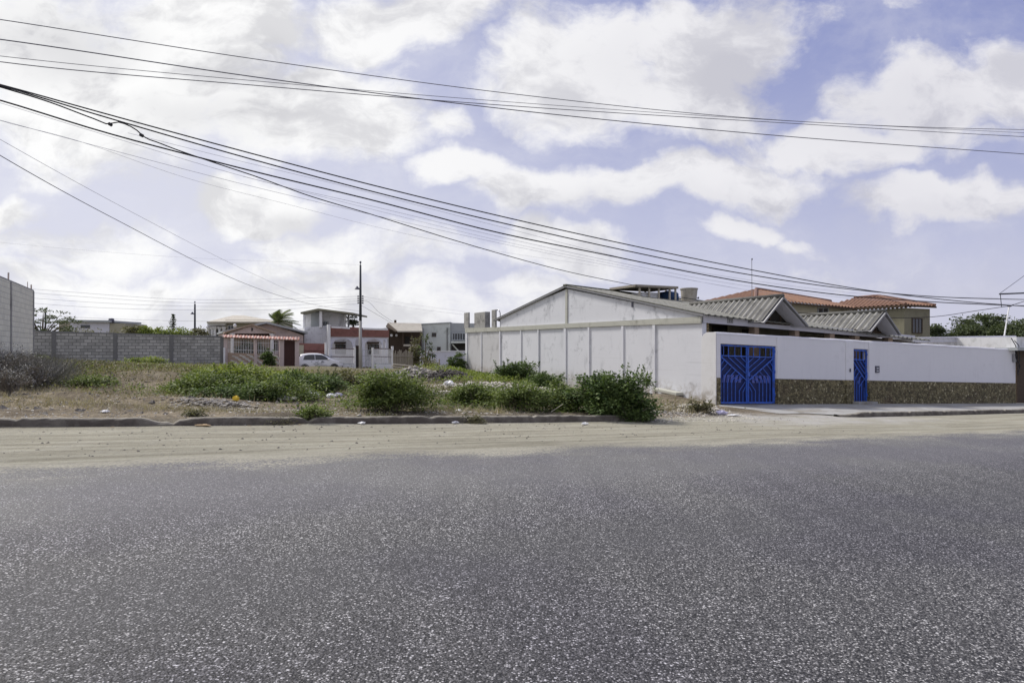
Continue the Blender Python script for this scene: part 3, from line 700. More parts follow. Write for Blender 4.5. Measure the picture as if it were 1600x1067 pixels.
# end wall of the back part and interior ceiling closers
mb = MB(); a, b = side(728, 519), C0
mb.prism([mk(.05, kF - .02, -.3), mk(LEN, kF - .02, -.6), mk(LEN, kF - .02, side(728, 513).z - .8), mk(.05, kF - .02, side(728, 513).z - .05)], -N * .15); mb.build('back_wall', M['white_wall'], fh)
# white fascia beam over the porch and the porch behind
FP = Plane(mk(0, .76), U)
mb = MB()
q = [FP.at(1099, 492.5), FP.at(1350, 516.5), FP.at(1430, 524.5), FP.at(1430, 530), FP.at(1350, 525.5), FP.at(1099, 504)]
mb.prism(q, N * .22); mb.build('fascia_beam', M['lilac_white'], fh)
mb = MB()
hw = Plane(mk(0, 3.4), U)
def on(pl, px): return pl.at(px, 545)
a, b = mk(.2, 3.4), mk(LEN, 3.4); mb.prism([Vector((*a[:2], -.6)), Vector((*b[:2], -1.4)), Vector((*b[:2], 2.3)), Vector((*a[:2], 3.3))], N * .15)
mb.build('porch_shade_panel', M['beige_wall'], fh)
mb = MB(); a, b = mk(.25, .99), mk(LEN, .99); c, d = mk(.25, 3.39), mk(LEN, 3.39)
mb.prism([Vector((*a[:2], ze - .17)), Vector((*b[:2], ze - 1.07)), Vector((*d[:2], ze - .87)), Vector((*c[:2], ze + .02))], ZV * .04); mb.build('porch_ceiling', M['dark_wood'], fh)
for i, (x0, x1) in enumerate(((1112, 1136), (1160, 1178), (1232, 1246), (1290, 1302), (1345, 1352))):
    mb = MB(); a, b = hw.at(x0, 500, .01), hw.at(x1, 500, .01)
    mb.prism([Vector((*a[:2], .8)), Vector((*b[:2], .8)), Vector((*b[:2], 2.75 - i * .14)), Vector((*a[:2], 2.75 - i * .14))], hw.n * .03); w_ = mb.build('window', M['dark_wood'], fh)
    mb = MB(); mb.prism([Vector((*(a + U * .07)[:2], .87)), Vector((*(b - U * .07)[:2], .87)), Vector((*(b - U * .07)[:2], 2.68 - i * .14)), Vector((*(a + U * .07)[:2], 2.68 - i * .14))], hw.n * .036); mb.build('pane', M['glass_dark'], w_)
for x in (1100.5, 1179, 1242, 1297, 1336, 1388):
    mb = MB(); a = FP.at(x, 510, -.05); a2 = FP.at(x + 7, 510, -.05); zt = FP.at(x, ib({1099: 504, 1350: 525.5, 1430: 530}, x)).z
    mb.prism([Vector((*a[:2], -1)), Vector((*a2[:2], -1)), Vector((*a2[:2], zt)), Vector((*a[:2], zt))], N * .3)
    mb.build('porch_post', M['tan_stone' if x < 1105 else 'brown_tile'], fh)
mb = MB(); p = FP.at(1141, 501, .01); mb.box(p - ZV * .1, (.28, .02, .2)); pl = mb.build('house_sign', M['metal_grey'], fh)
for j in (-1, 1):
    mb = MB(); c = p + FP.n * .018 + U * (.06 * j); mb.bar(c - U * .03 + ZV * .05, c + U * .03 + ZV * .05, .012, .012); mb.bar(c + U * .03 + ZV * .05, c - U * .01 * j - ZV * .06, .012, .012); mb.build('digit', M['sign_dark'], pl)
# the two cross gables
def crossgable(pk, le, re, kf, kb, idx):
    GP = Plane(mk(0, kf), U); a, l, r = GP.at(*pk), GP.at(*le), GP.at(*re)
    bk = N * (kb - kf); g = MB()
    f = N * .12
    mb = MB()
    rt = corrug('gable_roof', 'grey_ridged_roof', a, a + bk, l, l + bk, .30, .07, fh)
    corrug('roof_slope', 'grey_ridged_roof', a + bk + Vector((0, 0, -.002)), a, r + bk, r, .30, .07, rt)
    mb = MB(); mb.tube([a - N * .05 + ZV * .04, a + bk + ZV * .04], .085, 8); mb.build('ridge_cap', M['grey_ridged_roof'], rt, smooth=True)
    for e in (l, r):
        mb = MB(); d = (e - a).normalized(); mb.bar(a - N * .03 - ZV * .03 - d * .02, e - N * .03 - ZV * .03 + d * .05, .06, .13, N); mb.build('bargeboard', M['metal_grey'], rt)
        mb = MB(); mb.bar(e - ZV * .02, e + bk * .6 - ZV * .02, .08, .05); mb.build('gutter', M['metal_grey'], rt)
    o = N * .75
    a2, l2, r2 = a + o, l + o, r + o
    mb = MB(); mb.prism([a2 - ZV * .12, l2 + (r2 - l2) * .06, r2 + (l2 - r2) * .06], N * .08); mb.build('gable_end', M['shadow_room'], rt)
    for f_ in (.25, .5, .75):
        mb = MB(); b_ = l2.lerp(r2, f_) - N * .02; mb.bar(b_, Vector((b_.x, b_.y, a2.z - .2 - abs(f_ - .5) * 2 * (a2.z - l2.z) * .95)), .05, .05, U); mb.build('truss', M['dark_wood'], rt)
    mb = MB(); mb.bar(l2 - N * .03 + ZV * .02, r2 - N * .03 + ZV * .02, .07, .1); mb.build('truss', M['dark_wood'], rt)
    # soffits
    mb = MB(); mb.prism([a - ZV * .10 + N * .03, r - ZV * .06 + N * .03, r - ZV * .06 + N * .72, a - ZV * .10 + N * .72], -ZV * .02); mb.build('soffit', M['lilac_white'], rt)
crossgable((1222, 464), (1192, 502), (1259, 507), .05, 5.2, 0)
crossgable((1382, 487.5), (1359, 516), (1404, 520.5), .05, 5.0, 1)
# flat white annexe to the right
AP = Plane(mk(0, 3.0), U); mb = MB()
z = [AP.at(1426, 529), AP.at(1586, 526.5), AP.at(1586, 600), AP.at(1426, 600)]
fa = thing('annexe_building', 'flat roofed white annexe rising just above the far end of the street wall', 'building', Vector((*z[2][:2], -1)))
mb.prism(z, N * 5); mb.build('wall', M['white_wall'], fa)
mb = MB(); mb.prism([AP.at(1425, 527, .1), AP.at(1588, 524.3, .1), AP.at(1588, 526.6, .1), AP.at(1425, 529.2, .1)], N * 5.2); mb.build('parapet', M['lilac_white'], fa)
mb = MB(); mb.prism([AP.at(1430, 533.5, .1), AP.at(1587, 531.5, .1), AP.at(1587, 533, .1), AP.at(1430, 535, .1)], N * .1); mb.build('ledge', M['lilac_white'], fa)

# unfinished columns at the back of the side wall
def post(name, label, x0, x1, yt, yb, th, mat, cat, off=-.1):
    mb = MB(); a, b = side(x0, yb, off), side(x1, yb, off); a2, b2 = side(x0, yt, off), side(x1, yt, off); zt = (a2.z + b2.z) / 2
    mb.prism([a, b, Vector((b.x, b.y, zt)), Vector((a.x, a.y, zt))], -SWp.n * th)
    return tag(mb.build(name, M[mat], org=a, bevel=.01), label, cat, 'unfinished concrete pieces on the back wall')
post('concrete_column', 'pale concrete column stub at the far left end of the warehouse wall', 725, 732, 488.5, 513, .10, 'old_concrete', 'column')
post('concrete_column', 'slim concrete column stub right of the grey block, beside the bent pipe', 768, 774, 484, 512, .10, 'old_concrete', 'column')
post('concrete_tank', 'stained grey concrete tank box standing on the back wall between two column stubs', 741, 758, 488, 512, .35, 'old_concrete', 'tank')
mb = MB(); mb.tube([side(782, 511, -.1), side(781.5, 489, -.1), side(780, 485, -.1), side(778, 483.5, -.1), side(776.5, 485, -.1)], .03, 6)
tag(mb.build('vent_pipe', M['metal_grey'], org=side(782, 511)), 'thin bent vent pipe at the left eave of the long gable roof', 'pipe')
# roof tanks
RP = Plane(mk(0, 8.2), U)
sh = thing('rooftop_shelter', 'small open shelter with flat lid on posts standing on the grey roof', 'shelter', RP.at(1028, 470))
def rbox(pl, x0, x1, yt, yb, dep, name, mat, parent, off=0, **k):
    mb = MB(); a, b = pl.at(x0, yb, off), pl.at(x1, yb, off); zt = (pl.at(x0, yt, off).z + pl.at(x1, yt, off).z) / 2; zb = (a.z + b.z) / 2
    a.z = zb; b.z = zb; mb.prism([a, b, Vector((b.x, b.y, zt)), Vector((a.x, a.y, zt))], -pl.n * dep); return mb.build(name, M[mat], parent, **k)
rbox(RP, 993, 1060, 446, 449.5, 2.2, 'lid', 'grey_wood', sh)
for x in (999, 1014, 1029, 1046, 1055): rbox(RP, x, x + 2, 449.5, 470, .07, 'post', 'pale_wood', sh, -.15)
for x in (1008, 1040): rbox(RP, x, x + 1.6, 449.5, 470, .07, 'post', 'pale_wood', sh, -1.9)
rbox(RP, 1003, 1030, 457, 472, 1.2, 'low_wall', 'white_wall', sh, -.3)
mb = MB(); c = RP.at(1044, 472, -1.0); mb.lathe(c, [(.50, 0), (.53, .05), (.53, .18), (.55, .2), (.53, .22), (.52, .42), (.44, .50), (.15, .54), (.15, .58), (.02, .58)], 24)
tag(mb.build('water_tank', M['tank_blue'], org=c, smooth=True), 'dark blue water tank under the rooftop shelter', 'water tank', 'tanks on the roof')
mb = MB(); c = RP.at(1076.5, 473, -.6); mb.lathe(c, [(.36, 0), (.37, .05), (.43, .66), (.455, .67), (.46, .73), (.43, .74), (.41, .70), (.02, .68)], 28)
t_ = thing('water_tank', 'open topped beige round tank on the grey roof beside the shelter', 'water tank', c, 'tanks on the roof'); mb.build('tank_body', M['tank_beige'], t_, smooth=False)
mb = MB(); mb.tube([c + U * .42 + ZV * .25, c + U * .62 + ZV * .25, c + U * .62 + ZV * .33], .02, 6); mb.box(c + U * .62 + ZV * .22, (.06, .06, .08)); mb.build('valve', M['sign_dark'], t_)
AM = Plane(mk(0, 6.2), U); mb = MB(); mb.tube([AM.at(1175, 470), AM.at(1174.6, 406)], .014, 5)
am = thing('antenna_mast', 'thin vertical antenna mast rising behind the left cross gable', 'antenna', AM.at(1175, 470)); mb.build('mast', M['metal_grey'], am)
mb = MB(); c = AM.at(1175, 406); mb.lathe(c, [(.01, -.02), (.035, 0), (.035, .05), (.01, .08)], 8); mb.build('tip', M['sign_dark'], am)

# ------------------------------------------------------------------ red roofed house behind
RC = Vector(((1413 - CXP) / F * 50, 50, 0)); RF = Plane(RC, U); RS = Plane(RC, N)
rh = thing('red_roofed_house', 'two storey olive house with clay red tiled roofs behind the white house', 'house', Vector((RC.x, RC.y, -1)))
def mkr(m, k, z): q = RC + U * m + N * k; return Vector((q.x, q.y, z))
zw = RF.at(1413, 481).z; w_m = (RF.at(1453, 500) - RC).dot(U); k_l = (RS.at(1336, 500) - RC).dot(N)
mb = MB(); mb.prism([mkr(0, 0, -1), mkr(w_m, 0, -1), mkr(w_m, 7.5, -1), mkr(0, 7.5, -1)], ZV * (zw + 1)); mb.build('wall', M['olive_wall'], rh)
LF = Plane(mkr(0, k_l, 0), U); m_l = (LF.at(1180, 500) - RC).dot(U)
mb = MB(); mb.prism([mkr(m_l, k_l, -1), mkr(-.002, k_l, -1), mkr(-.002, k_l + 6, -1), mkr(m_l, k_l + 6, -1)], ZV * (LF.at(1300, 478).z + 1)); mb.build('wall', M['beige_wall'], rh)
zc = RF.at(1417, 476.5).z; ov = .28
c1, c2, c3, c4 = mkr(-ov, -ov, zc), mkr(w_m + ov, -ov, zc), mkr(w_m + ov, 8, zc), mkr(-ov, 8, zc); mx = w_m / 2; ap1, ap2 = mkr(mx - .3, 2.9, zc + .85), mkr(mx - .3, 5, zc + .85)
rr = corrug('roof', 'red_tile_roof', ap2, ap1, c4, c1, .36, .085, rh)
corrug('roof_slope', 'red_tile_roof', ap1 + (c2 - c1) * .01, ap1 - (c2 - c1) * .01, c2, c1, .36, .085, rr)
corrug('roof_slope', 'red_tile_roof', ap1, ap2, c2, c3, .36, .085, rr)
for a, b in ((ap1, c1), (ap1, c2), (ap1, ap2)):
    mb = MB(); mb.tube([a + ZV * .05, b + ZV * .04], .12, 6); mb.build('ridge_tiles', M['red_tile_roof'], rr)
zl_ = LF.at(1285, 476.5).z; d1, d2 = mkr(m_l - .5, k_l - .5, LF.at(1236, 470).z), mkr(-.6, k_l - .5, LF.at(1338, 482).z)
p1, p2 = mkr(m_l + 3.2, k_l + 3, LF.at(1236, 470).z + 1.05), mkr(1.0, k_l + 3, LF.at(1338, 482).z + .75)
corrug('roof_slope', 'red_tile_roof', p1, p2, d1, d2, .36, .085, rr)
corrug('roof_slope', 'red_tile_roof', p1, p1 - U * .05 - N * .05, d1, d1 + N * 6.5, .36, .085, rr)
for a, b in ((p1, p2), (p1, d1)):
    mb = MB(); mb.tube([a + ZV * .05, b + ZV * .04], .12, 6); mb.build('ridge_tiles', M['red_tile_roof'], rr)
for a, b in ((c1, c2), (c1, c4), (d1, d2)):
    mb = MB(); mb.bar(a - ZV * .10, b - ZV * .10, .12, .12); mb.build('eave_board', M['dark_wood'], rr)
def window(pl, x0, x1, yt, yb, parent, frame='white_paint', glass='glass_dark', bars=1, fw=.06, sill=False):
    a, b = pl.at(x0, yb, .01), pl.at(x1, yb, .01); zt = pl.at((x0 + x1) / 2, yt).z; zb = pl.at((x0 + x1) / 2, yb).z; d = (b - a); d.z = 0; L_ = d.length; d.normalize()
    q = lambda f, z, o=0: Vector((a.x, a.y, z)) + d * f + pl.n * o
    mb = MB()
    for f0, f1, z0, z1 in ((0, L_, zt - fw, zt), (0, L_, zb, zb + fw), (0, fw, zb + fw, zt - fw), (L_ - fw, L_, zb + fw, zt - fw)):
        mb.prism([q(f0, z0), q(f1, z0), q(f1, z1), q(f0, z1)], pl.n * .06)
    for i in range(bars):
        f = L_ * (i + 1) / (bars + 1); mb.prism([q(f - fw * .35, zb + fw), q(f + fw * .35, zb + fw), q(f + fw * .35, zt - fw), q(f - fw * .35, zt - fw)], pl.n * .045)
    if sill: mb.prism([q(-.06, zb - .06), q(L_ + .06, zb - .06), q(L_ + .06, zb - .002), q(-.06, zb - .002)], pl.n * .12)
    o = mb.build('window', M[frame], parent)
    mb = MB(); mb.prism([q(fw * .8, zb + fw * .8), q(L_ - fw * .8, zb + fw * .8), q(L_ - fw * .8, zt - fw * .8), q(fw * .8, zt - fw * .8)], pl.n * .02); mb.build('pane', M[glass], o); return o
window(RF, 1424.5, 1440.5, 497, 521, rh, 'dark_wood', 'glass_dark', 2)
window(LF, 1277, 1294, 481, 494, rh, 'grey_paint', 'glass_dark', 1)

# ------------------------------------------------------------------ neighbour at the right edge, service mast
NP = Plane(mk(mE + .1, .1), U)
nb = thing('neighbour_house', 'cut off white fronted neighbour with dark brown door past the wall end', 'house', NP.at(1592, 632))
rbox(NP, 1589, 1680, 547, 640, .2, 'door_panel', 'dark_wood', nb)
rbox(NP, 1588.4, 1680, 527, 547, 4, 'upper_wall', 'white_wall', nb)
rbox(NP, 1590, 1680, 543, 547.5, 1.0, 'door_canopy', 'grey_paint', nb, .5)
mm = thing('service_mast', 'slanting pale service mast carrying cables at the right end of the wall', 'mast', AP.at(1569, 526))
mb = MB(); mb.tube([FW.at(1569, 526, -3), FW.at(1577, 478, -3)], .035, 8); mb.build('pipe', M['white_paint'], mm)
mb = MB(); c = FW.at(1577, 478, -3); mb.tube([c - U * .15, c + U * .15], .05, 6); mb.build('insulator', M['sign_dark'], mm)
bx = thing('meter_cables', 'tangle of dark meter cables hanging beside the wall end', 'cable', FW.at(1588, 600, .05))
for pts_ in ([(1580, 528), (1587, 540), (1590, 556), (1589, 570), (1591, 586)], [(1585, 532), (1592, 540), (1593, 560), (1592, 575)], [(1586, 545), (1588, 560), (1594, 572), (1590, 584)]):
    mb = MB(); mb.tube([FW.at(x, y, .12) for x, y in pts_], .02, 5); mb.build('cable', M['wire_black'], bx)
cam_arm = Plane((17.6, 24.0), U)
xa = thing('line_bracket', 'horizontal black line bracket against the sky at the right edge', 'bracket', cam_arm.at(1563, 460))
mb = MB(); mb.bar(cam_arm.at(1562, 459.5), cam_arm.at(1640, 456.5), .05, .05); mb.build('arm', M['pole_dark'], xa)
mb = MB(); mb.tube([cam_arm.at(1563, 460), cam_arm.at(1565, 480)], .012, 5); mb.build('hanger', M['pole_dark'], xa)

# ------------------------------------------------------------------ left: unfinished block building and long block wall
Bc = Vector(((53 - CXP) / F * 30, 30, 0)); BP = Plane(Bc, N)
bb = thing('block_building', 'tall unfinished grey block building cut off by the left edge of the photo', 'building', Vector((Bc.x, Bc.y, .7)))
jn = (Vector((BP.at(0, 500)[:2] + (0,)) if False else (BP.at(0, 500).x, BP.at(0, 500).y, 0)) - Bc).length
def bq(j, z, o=0): q = Bc - N * j + BP.n * o; return Vector((q.x, q.y, z))
zt = BP.at(53, 455).z
mb = MB(); mb.prism([bq(0, .2), bq(14, .2), bq(14, zt), bq(0, zt)], -BP.n * .2); mb.build('block_wall', M['pale_blocks'], bb)
mb = MB(); mb.prism([bq(0, .2), bq(0, .2) - U * 9, bq(0, zt) - U * 9, bq(0, zt)], -N * .2); mb.v = [v - U * .21 for v in mb.v]; mb.build('block_wall', M['grey_blocks'], bb)
mb = MB(); j17 = (BP.at(17, 500) - Bc - Vector((0, 0, BP.at(17, 500).z))).length
for j in (.12, j17, j17 + 4.5): mb = MB(); mb.prism([bq(j - .12, .2), bq(j + .12, .2), bq(j + .12, zt - .003), bq(j - .12, zt - .003)], BP.n * .02); mb.build('pillar', M['old_concrete'], bb)
mb = MB(); mb.prism([bq(-.0, zt), bq(14, zt), bq(14, zt + .05), bq(0, zt + .05)], -BP.n * .21); mb.build('capping', M['old_concrete'], bb)
for j in (.05, .2, .95, j17 - .08, j17 + .08):
    mb = MB(); mb.tube([bq(j, zt, -.08), bq(j + random.uniform(-.04, .04), zt + random.uniform(.25, .45), -.08)], .012, 5); mb.build('rebar', M['rust'], bb)

Wp0 = Vector(((310 - CXP) / F * 52, 52, 0)); GW = Plane(Wp0, U)
gw = thing('block_wall', 'long low grey concrete block wall across the back of the empty lot', 'wall', GW.at(200, 560))
mb = MB(); xs = [30, 84, 180, 267.5, 347]; ty = {30: 517, 84: 518.2, 180: 521, 267: 523.5, 347: 526}
mb.prism([Vector((*GW.at(30, 500)[:2], .1)), Vector((*GW.at(347, 500)[:2], -.1)), GW.at(347, 526.5), GW.at(30, 517.5)], -GW.n * .15); mb.build('block_panel', M['grey_blocks'], gw)
mb = MB(); mb.prism([GW.at(30, 517.6, .03), GW.at(347, 526.6, .03), GW.at(347, 525), GW.at(30, 516)], -GW.n * .2); mb.build('capping', M['dark_concrete'], gw)
for x in xs[1:]:
    mb = MB(); a = GW.at(x, 500); mb.prism([Vector((a.x, a.y, 0)) - U * .13, Vector((a.x, a.y, 0)) + U * .13, Vector((a.x, a.y, GW.at(x, ib(ty, x)).z)) + U * .13, Vector((a.x, a.y, GW.at(x, ib(ty, x)).z)) - U * .13], GW.n * .04)
    mb.build('pillar', M['dark_concrete'], gw)

# ------------------------------------------------------------------ houses beyond the lot
def house_quad(pl, pts, dep, name, mat, parent, off=0):
    mb = MB(); mb.prism([pl.at(x, y, off) for x, y in pts], -pl.n * dep); return mb.build(name, M[mat], parent)
XA = Vector((1, 0, 0))
# pale house peeping over the block wall
HP = Plane((0, 85), XA)
h = thing('distant_house', 'small flat roofed house with lilac front peeping over the block wall', 'house', HP.at(145, 535))
house_quad(HP, [(132, 540), (212, 540), (212, 506), (132, 504)][0:0] or [(110, 540), (171, 540), (171, 503), (110, 503)], 6, 'wall', 'lilac_white', h)
house_quad(HP, [(108, 503), (173, 503.5), (173, 500.5), (108, 499.5)], 7, 'roof_slab', 'grey_paint', h, .5)
house_quad(HP, [(92, 540), (109.5, 540), (109.5, 502), (92, 502)], 5, 'side_wall', 'beige_wall', h)
house_quad(HP, [(171.5, 540), (196, 540), (196, 505.5), (171.5, 505)], 5, 'side_wall', 'beige_wall', h)
mb = MB(); mb.lathe(HP.at(174, 504), [(.3, 0), (.36, .2), (.3, .5), (.05, .55)], 12); tag(mb.build('water_tank', M['sign_dark'], org=HP.at(174, 504), smooth=True), 'tiny black tank on the distant flat roof behind the block wall', 'water tank')
house_quad(HP, [(126, 512.5), (126, 508), (140, 508), (140, 512.5)], .05, 'window', 'glass_dark', h, .06)
# hip roofed two storey house with column veranda
V1 = Plane((0, 74), XA)
h = thing('hip_roofed_house', 'two storey house with hipped grey roof and a veranda of slim white columns', 'house', V1.at(370, 560))
house_quad(V1, [(352, 560), (425, 560), (425, 500), (352, 500)], 7, 'wall', 'beige_wall', h)
house_quad(V1, [(324, 560), (351.8, 560), (351.8, 503), (324, 503)], 5, 'wall', 'lilac_white', h, -1.5)
mb = MB(); z0 = V1.at(400, 503).z; z1 = V1.at(400, 490).z
a, b, c, d = V1.at(323, 503, .9), V1.at(437, 505, .9), V1.at(430, 503, -9), V1.at(334, 503, -9)
for q in (a, b, c, d): q.z = z0
r1, r2 = V1.at(364, 490, -4), V1.at(381, 490, -4); r1.z = r2.z = z1
mb.add([a, b, c, d, r1, r2, a - ZV * .15, b - ZV * .15, c - ZV * .15, d - ZV * .15], [(0, 1, 5, 4), (1, 2, 5), (2, 3, 4, 5), (3, 0, 4), (6, 7, 1, 0), (7, 8, 2, 1), (8, 9, 3, 2), (9, 6, 0, 3), (9, 8, 7, 6)])
mb.build('roof', M['tank_beige'], h)
for x in (326, 331, 336, 343, 350): 
    mb = MB(); q = V1.at(x, 560, .4); mb.tube([q, Vector((q.x, q.y, z0 - .9))], .12, 8); qt = Vector((q.x, q.y, z0 - .9)); mb.tube([qt, qt + ZV * .35], [.12, .3], 8); mb.build('column', M['white_paint'], h, smooth=False)
house_quad(V1, [(324, 504.5), (352, 504.5), (352, 508), (324, 508)], .3, 'veranda_beam', 'white_paint', h, .55)
window(V1, 356, 366, 508, 520, h); window(V1, 326, 331, 510, 530, h, 'dark_wood', 'glass_dark', 0); window(Plane((0, 75.5), XA), 338, 346, 510, 530, h, 'dark_wood', 'glass_dark', 0)
# pink gabled house
PP = Plane(GW.at(420, 500) - Vector((0, 0, 0)) + N * 5.5, U)
h = thing('gabled_house', 'low pink gabled house behind the tile topped garden fence', 'house', PP.at(410, 572))
house_quad(PP, [(350, 572), (474, 577), (474, 524), (421, 505.5), (350, 520)], 8, 'wall', 'pink_wall', h)
def slab(pl, pa, pb, dep, th, name, mat, parent, off):
    mb = MB(); a, b = pl.at(*pa, off), pl.at(*pb, off); mb.prism([a, b, b + ZV * th, a + ZV * th], -pl.n * dep); return mb.build(name, M[mat], parent)
r = slab(PP, (416, 505.2), (481, 521.5), 9, .16, 'roof', 'grey_paint', h, .6)
slab(PP, (348, 519.8), (416, 505.4), 9, .16, 'roof_slope', 'grey_paint', r, .6)
# porch gable in front
PG = PP.off(2.2)
house_quad(PG, [(357, 521), (428, 521), (394, 508.5)], .25, 'porch_gable', 'pink_wall', h)
slab(PG, (394, 508.2), (431, 521.5), 2.4, .12, 'porch_roof', 'brown_tile', h, .25); slab(PG, (351, 520.5), (394, 508.2), 2.4, .12, 'porch_roof', 'brown_tile', h, .25)
for x in (363, 425): 
    mb = MB(); q = PG.at(x, 574, -.1); zq = PG.at(x, 521).z; mb.tube([q, Vector((q.x, q.y, zq - .5)), Vector((q.x, q.y, zq))], [.13, .13, .24], 8); mb.build('porch_column', M['white_paint'], h)
mb = MB(); q = PG.at(367, 511.5); mb.lathe(q, [(.06, 0), (.13, .08), (.13, .2), (.05, .3)], 10); mb.build('roof_finial', M['white_paint'], h)
house_quad(PP, [(376, 572), (386, 572), (386, 532), (376, 532)], .06, 'door', 'red_brown_door', h, .10)
house_quad(PP, [(366, 572), (424, 574), (424, 519), (366, 519)], .03, 'porch_shade_panel', 'brown_tile', h, .04); house_quad(PG, [(366, 521.5), (424, 521.5), (424, 528), (366, 528)], .1, 'porch_shade_band', 'red_brown_door', h, -1.0)  # dark panel and red-brown band painted for the shade under the porch
window(PP.off(.05), 392, 408, 534, 552, h, 'dark_wood'); window(PP, 428, 434, 532, 548, h, 'dark_wood')
house_quad(PG, [(393, 517), (395, 517), (395, 512), (393, 512)], .05, 'vent', 'shadow_room', h, .06)
# garden fence with coping of red tiles, pale posts, white bars, chequered low wall, red gate
FF = Plane(GW.p, U)
h = thing('tile_topped_fence', 'white barred garden fence with low stone wall, red tile coping and red gate', 'fence', FF.at(410, 572))
house_quad(FF, [(356, 574), (434, 576), (434, 554), (356, 551)], .14, 'low_wall', 'brown_tile', h)
mb = MB()
for i in range(34):                       # light slanting stones of the low wall
    x = 358 + i * 2.3; y = 570 - (i * 7 % 17); a = FF.at(x, y, .01); mb.bar(a, a + U * .45 - ZV * .14, .04, .10)
mb.build('stone_facing', M['stone_pale'], h)
for i, (x0, x1) in enumerate(((349.5, 355.5), (397, 402), (437, 443.5), (461, 467.5))): rbox(FF, x0, x1, 528 if i else 526, 577, .28, 'post', 'pink_wall', h, .07)
rbox(FF, 349, 352, 543, 577, .1, 'white_post', 'white_paint', h, .3)
for i in range(30):
    x = 357 + i * 2.62
    if 396 < x < 403: continue
    mb = MB(); a, b = FF.at(x, 553), FF.at(x, 530); mb.bar(a - FF.n * .07, Vector((a.x, a.y, b.z)) - FF.n * .07, .025, .025, U); mb.build('bar', M['white_paint'], h)
for y in (534, 546):
    mb = MB(); mb.bar(FF.at(355, y, -.07), FF.at(437, y + 2.6, -.07), .03, .03); mb.build('rail', M['white_paint'], h)
corrug('tile_coping', 'striped_tiles', FF.at(348, 523.0, -.25), FF.at(468, 527.2, -.25), FF.at(348, 526.5, .3), FF.at(468, 531, .3), .22, .05, h, .05)
house_quad(FF, [(348, 526.5), (468, 530.8), (468, 532), (348, 528)], .12, 'beam', 'pink_wall', h)
rg = house_quad(FF, [(444, 574), (460.5, 574.6), (460.5, 532), (444, 531.5)], .03, 'gate', 'red_brown_door', h, -.12); rg['label'] = 'dark red solid gate'
mb = MB()
for i in range(6): a = FF.at(446 + i * 2.6, 573, -.08); b = FF.at(446 + i * 2.6, 533, -.08); mb.bar(a, Vector((a.x, a.y, b.z)), .03, .03, U)
mb.build('gate_bars', M['red_brown_door'], rg)
# red low wall beside it
WF = Plane(GW.p + N * 2.0, U)
h = thing('red_wall', 'dull red masonry wall between the pink house and the white villa', 'wall', WF.at(490, 575))
house_quad(WF, [(466, 578), (509, 579), (509, 537), (466, 536)], .2, 'wall_panel', 'brick_red', h)
house_quad(WF, [(466, 577), (474.5, 577), (474.5, 539), (466, 539)], .05, 'wall_panel', 'beige_wall', h, .06)
mb = MB()
for y in (548, 560): mb.bar(WF.at(476, y, .01), WF.at(508, y + .8, .01), .03, .05)
mb.build('ledge', M['red_brown_door'], h)
# arched white villa with red parapet
VV = Plane(GW.p + N * 5.0, U)
h = thing('arched_villa', 'white villa with three arches under a brick red parapet', 'house', VV.at(565, 577))
def arch_wall(pl, x0, x1, yt, yb, arches, dep, name, mat, parent, off=0):
    a, b = pl.at(x0, 545, off), pl.at(x1, 545, off); zt_, zb_ = pl.at((x0 + x1) / 2, yt).z, pl.at((x0 + x1) / 2, yb).z
    d = (b - a).normalized(); mb = MB(); cuts = []
    for (ax0, ax1, ay, ys) in arches:
        fa_, fb_ = (pl.at(ax0, 545, off) - a).dot(d), (pl.at(ax1, 545, off) - a).dot(d); cuts.append((fa_, fb_, pl.at((ax0 + ax1) / 2, ay).z, pl.at((ax0 + ax1) / 2, ys).z))
    q = lambda f, z: Vector((a.x, a.y, z)) + d * f
    pos = 0
    for (fa_, fb_, za, zs) in cuts:
        mb.prism([q(pos, zb_), q(fa_, zb_), q(fa_, zt_), q(pos, zt_)], -pl.n * dep); pos = fb_
        n = 14; prev = None
        for i in range(n + 1):
            th = math.pi * i / n; f = (fa_ + fb_) / 2 - (fb_ - fa_) / 2 * math.cos(th); z = zs + (za - zs) * math.sin(th)
            if prev: mb.prism([q(prev[0], prev[1]), q(f, z), q(f, zt_), q(prev[0], zt_)], -pl.n * dep)
            prev = (f, z)
    L_ = (b - a).dot(d); mb.prism([q(pos, zb_), q(L_, zb_), q(L_, zt_), q(pos, zt_)], -pl.n * dep)
    return mb.build(name, M[mat], parent)
arch_wall(VV, 515, 605, 525.5, 582, [(519, 551, 529, 540), (555, 566, 529, 536), (570, 597, 529.5, 540), (598.5, 602.5, 531, 536)], .25, 'arcade', 'lilac_white', h)
V2 = VV.off(-1.8); house_quad(V2, [(513, 582), (607, 582), (607, 526), (513, 526)], 7, 'wall', 'white_wall', h)
house_quad(VV, [(513, 525.8), (608, 527), (608, 514.5), (513, 509)], .3, 'parapet', 'brick_red', h, .12)
mb = MB()
for i in range(15): x = 519 + i * 1.9; a = VV.at(x, 512.5 + i * .1, .44); mb.box(a, (.12, .06, .16))
mb.build('parapet_trim', M['white_paint'], h); mb = MB()
for i in range(22): x = 568 + i * 1.75; a = VV.at(x, 515 + i * .05, .44); mb.box(a, (.12, .06, .16))
mb.build('parapet_trim', M['white_paint'], h)
house_quad(VV, [(512.4, 583), (516.5, 583), (516.5, 507.5), (512.4, 507)], .5, 'corner_pier', 'white_paint', h, .3)
house_quad(V2, [(475.5, 582), (514, 582), (514, 508.5), (475.5, 512)], 6, 'side_wall', 'white_wall', h, -.02)
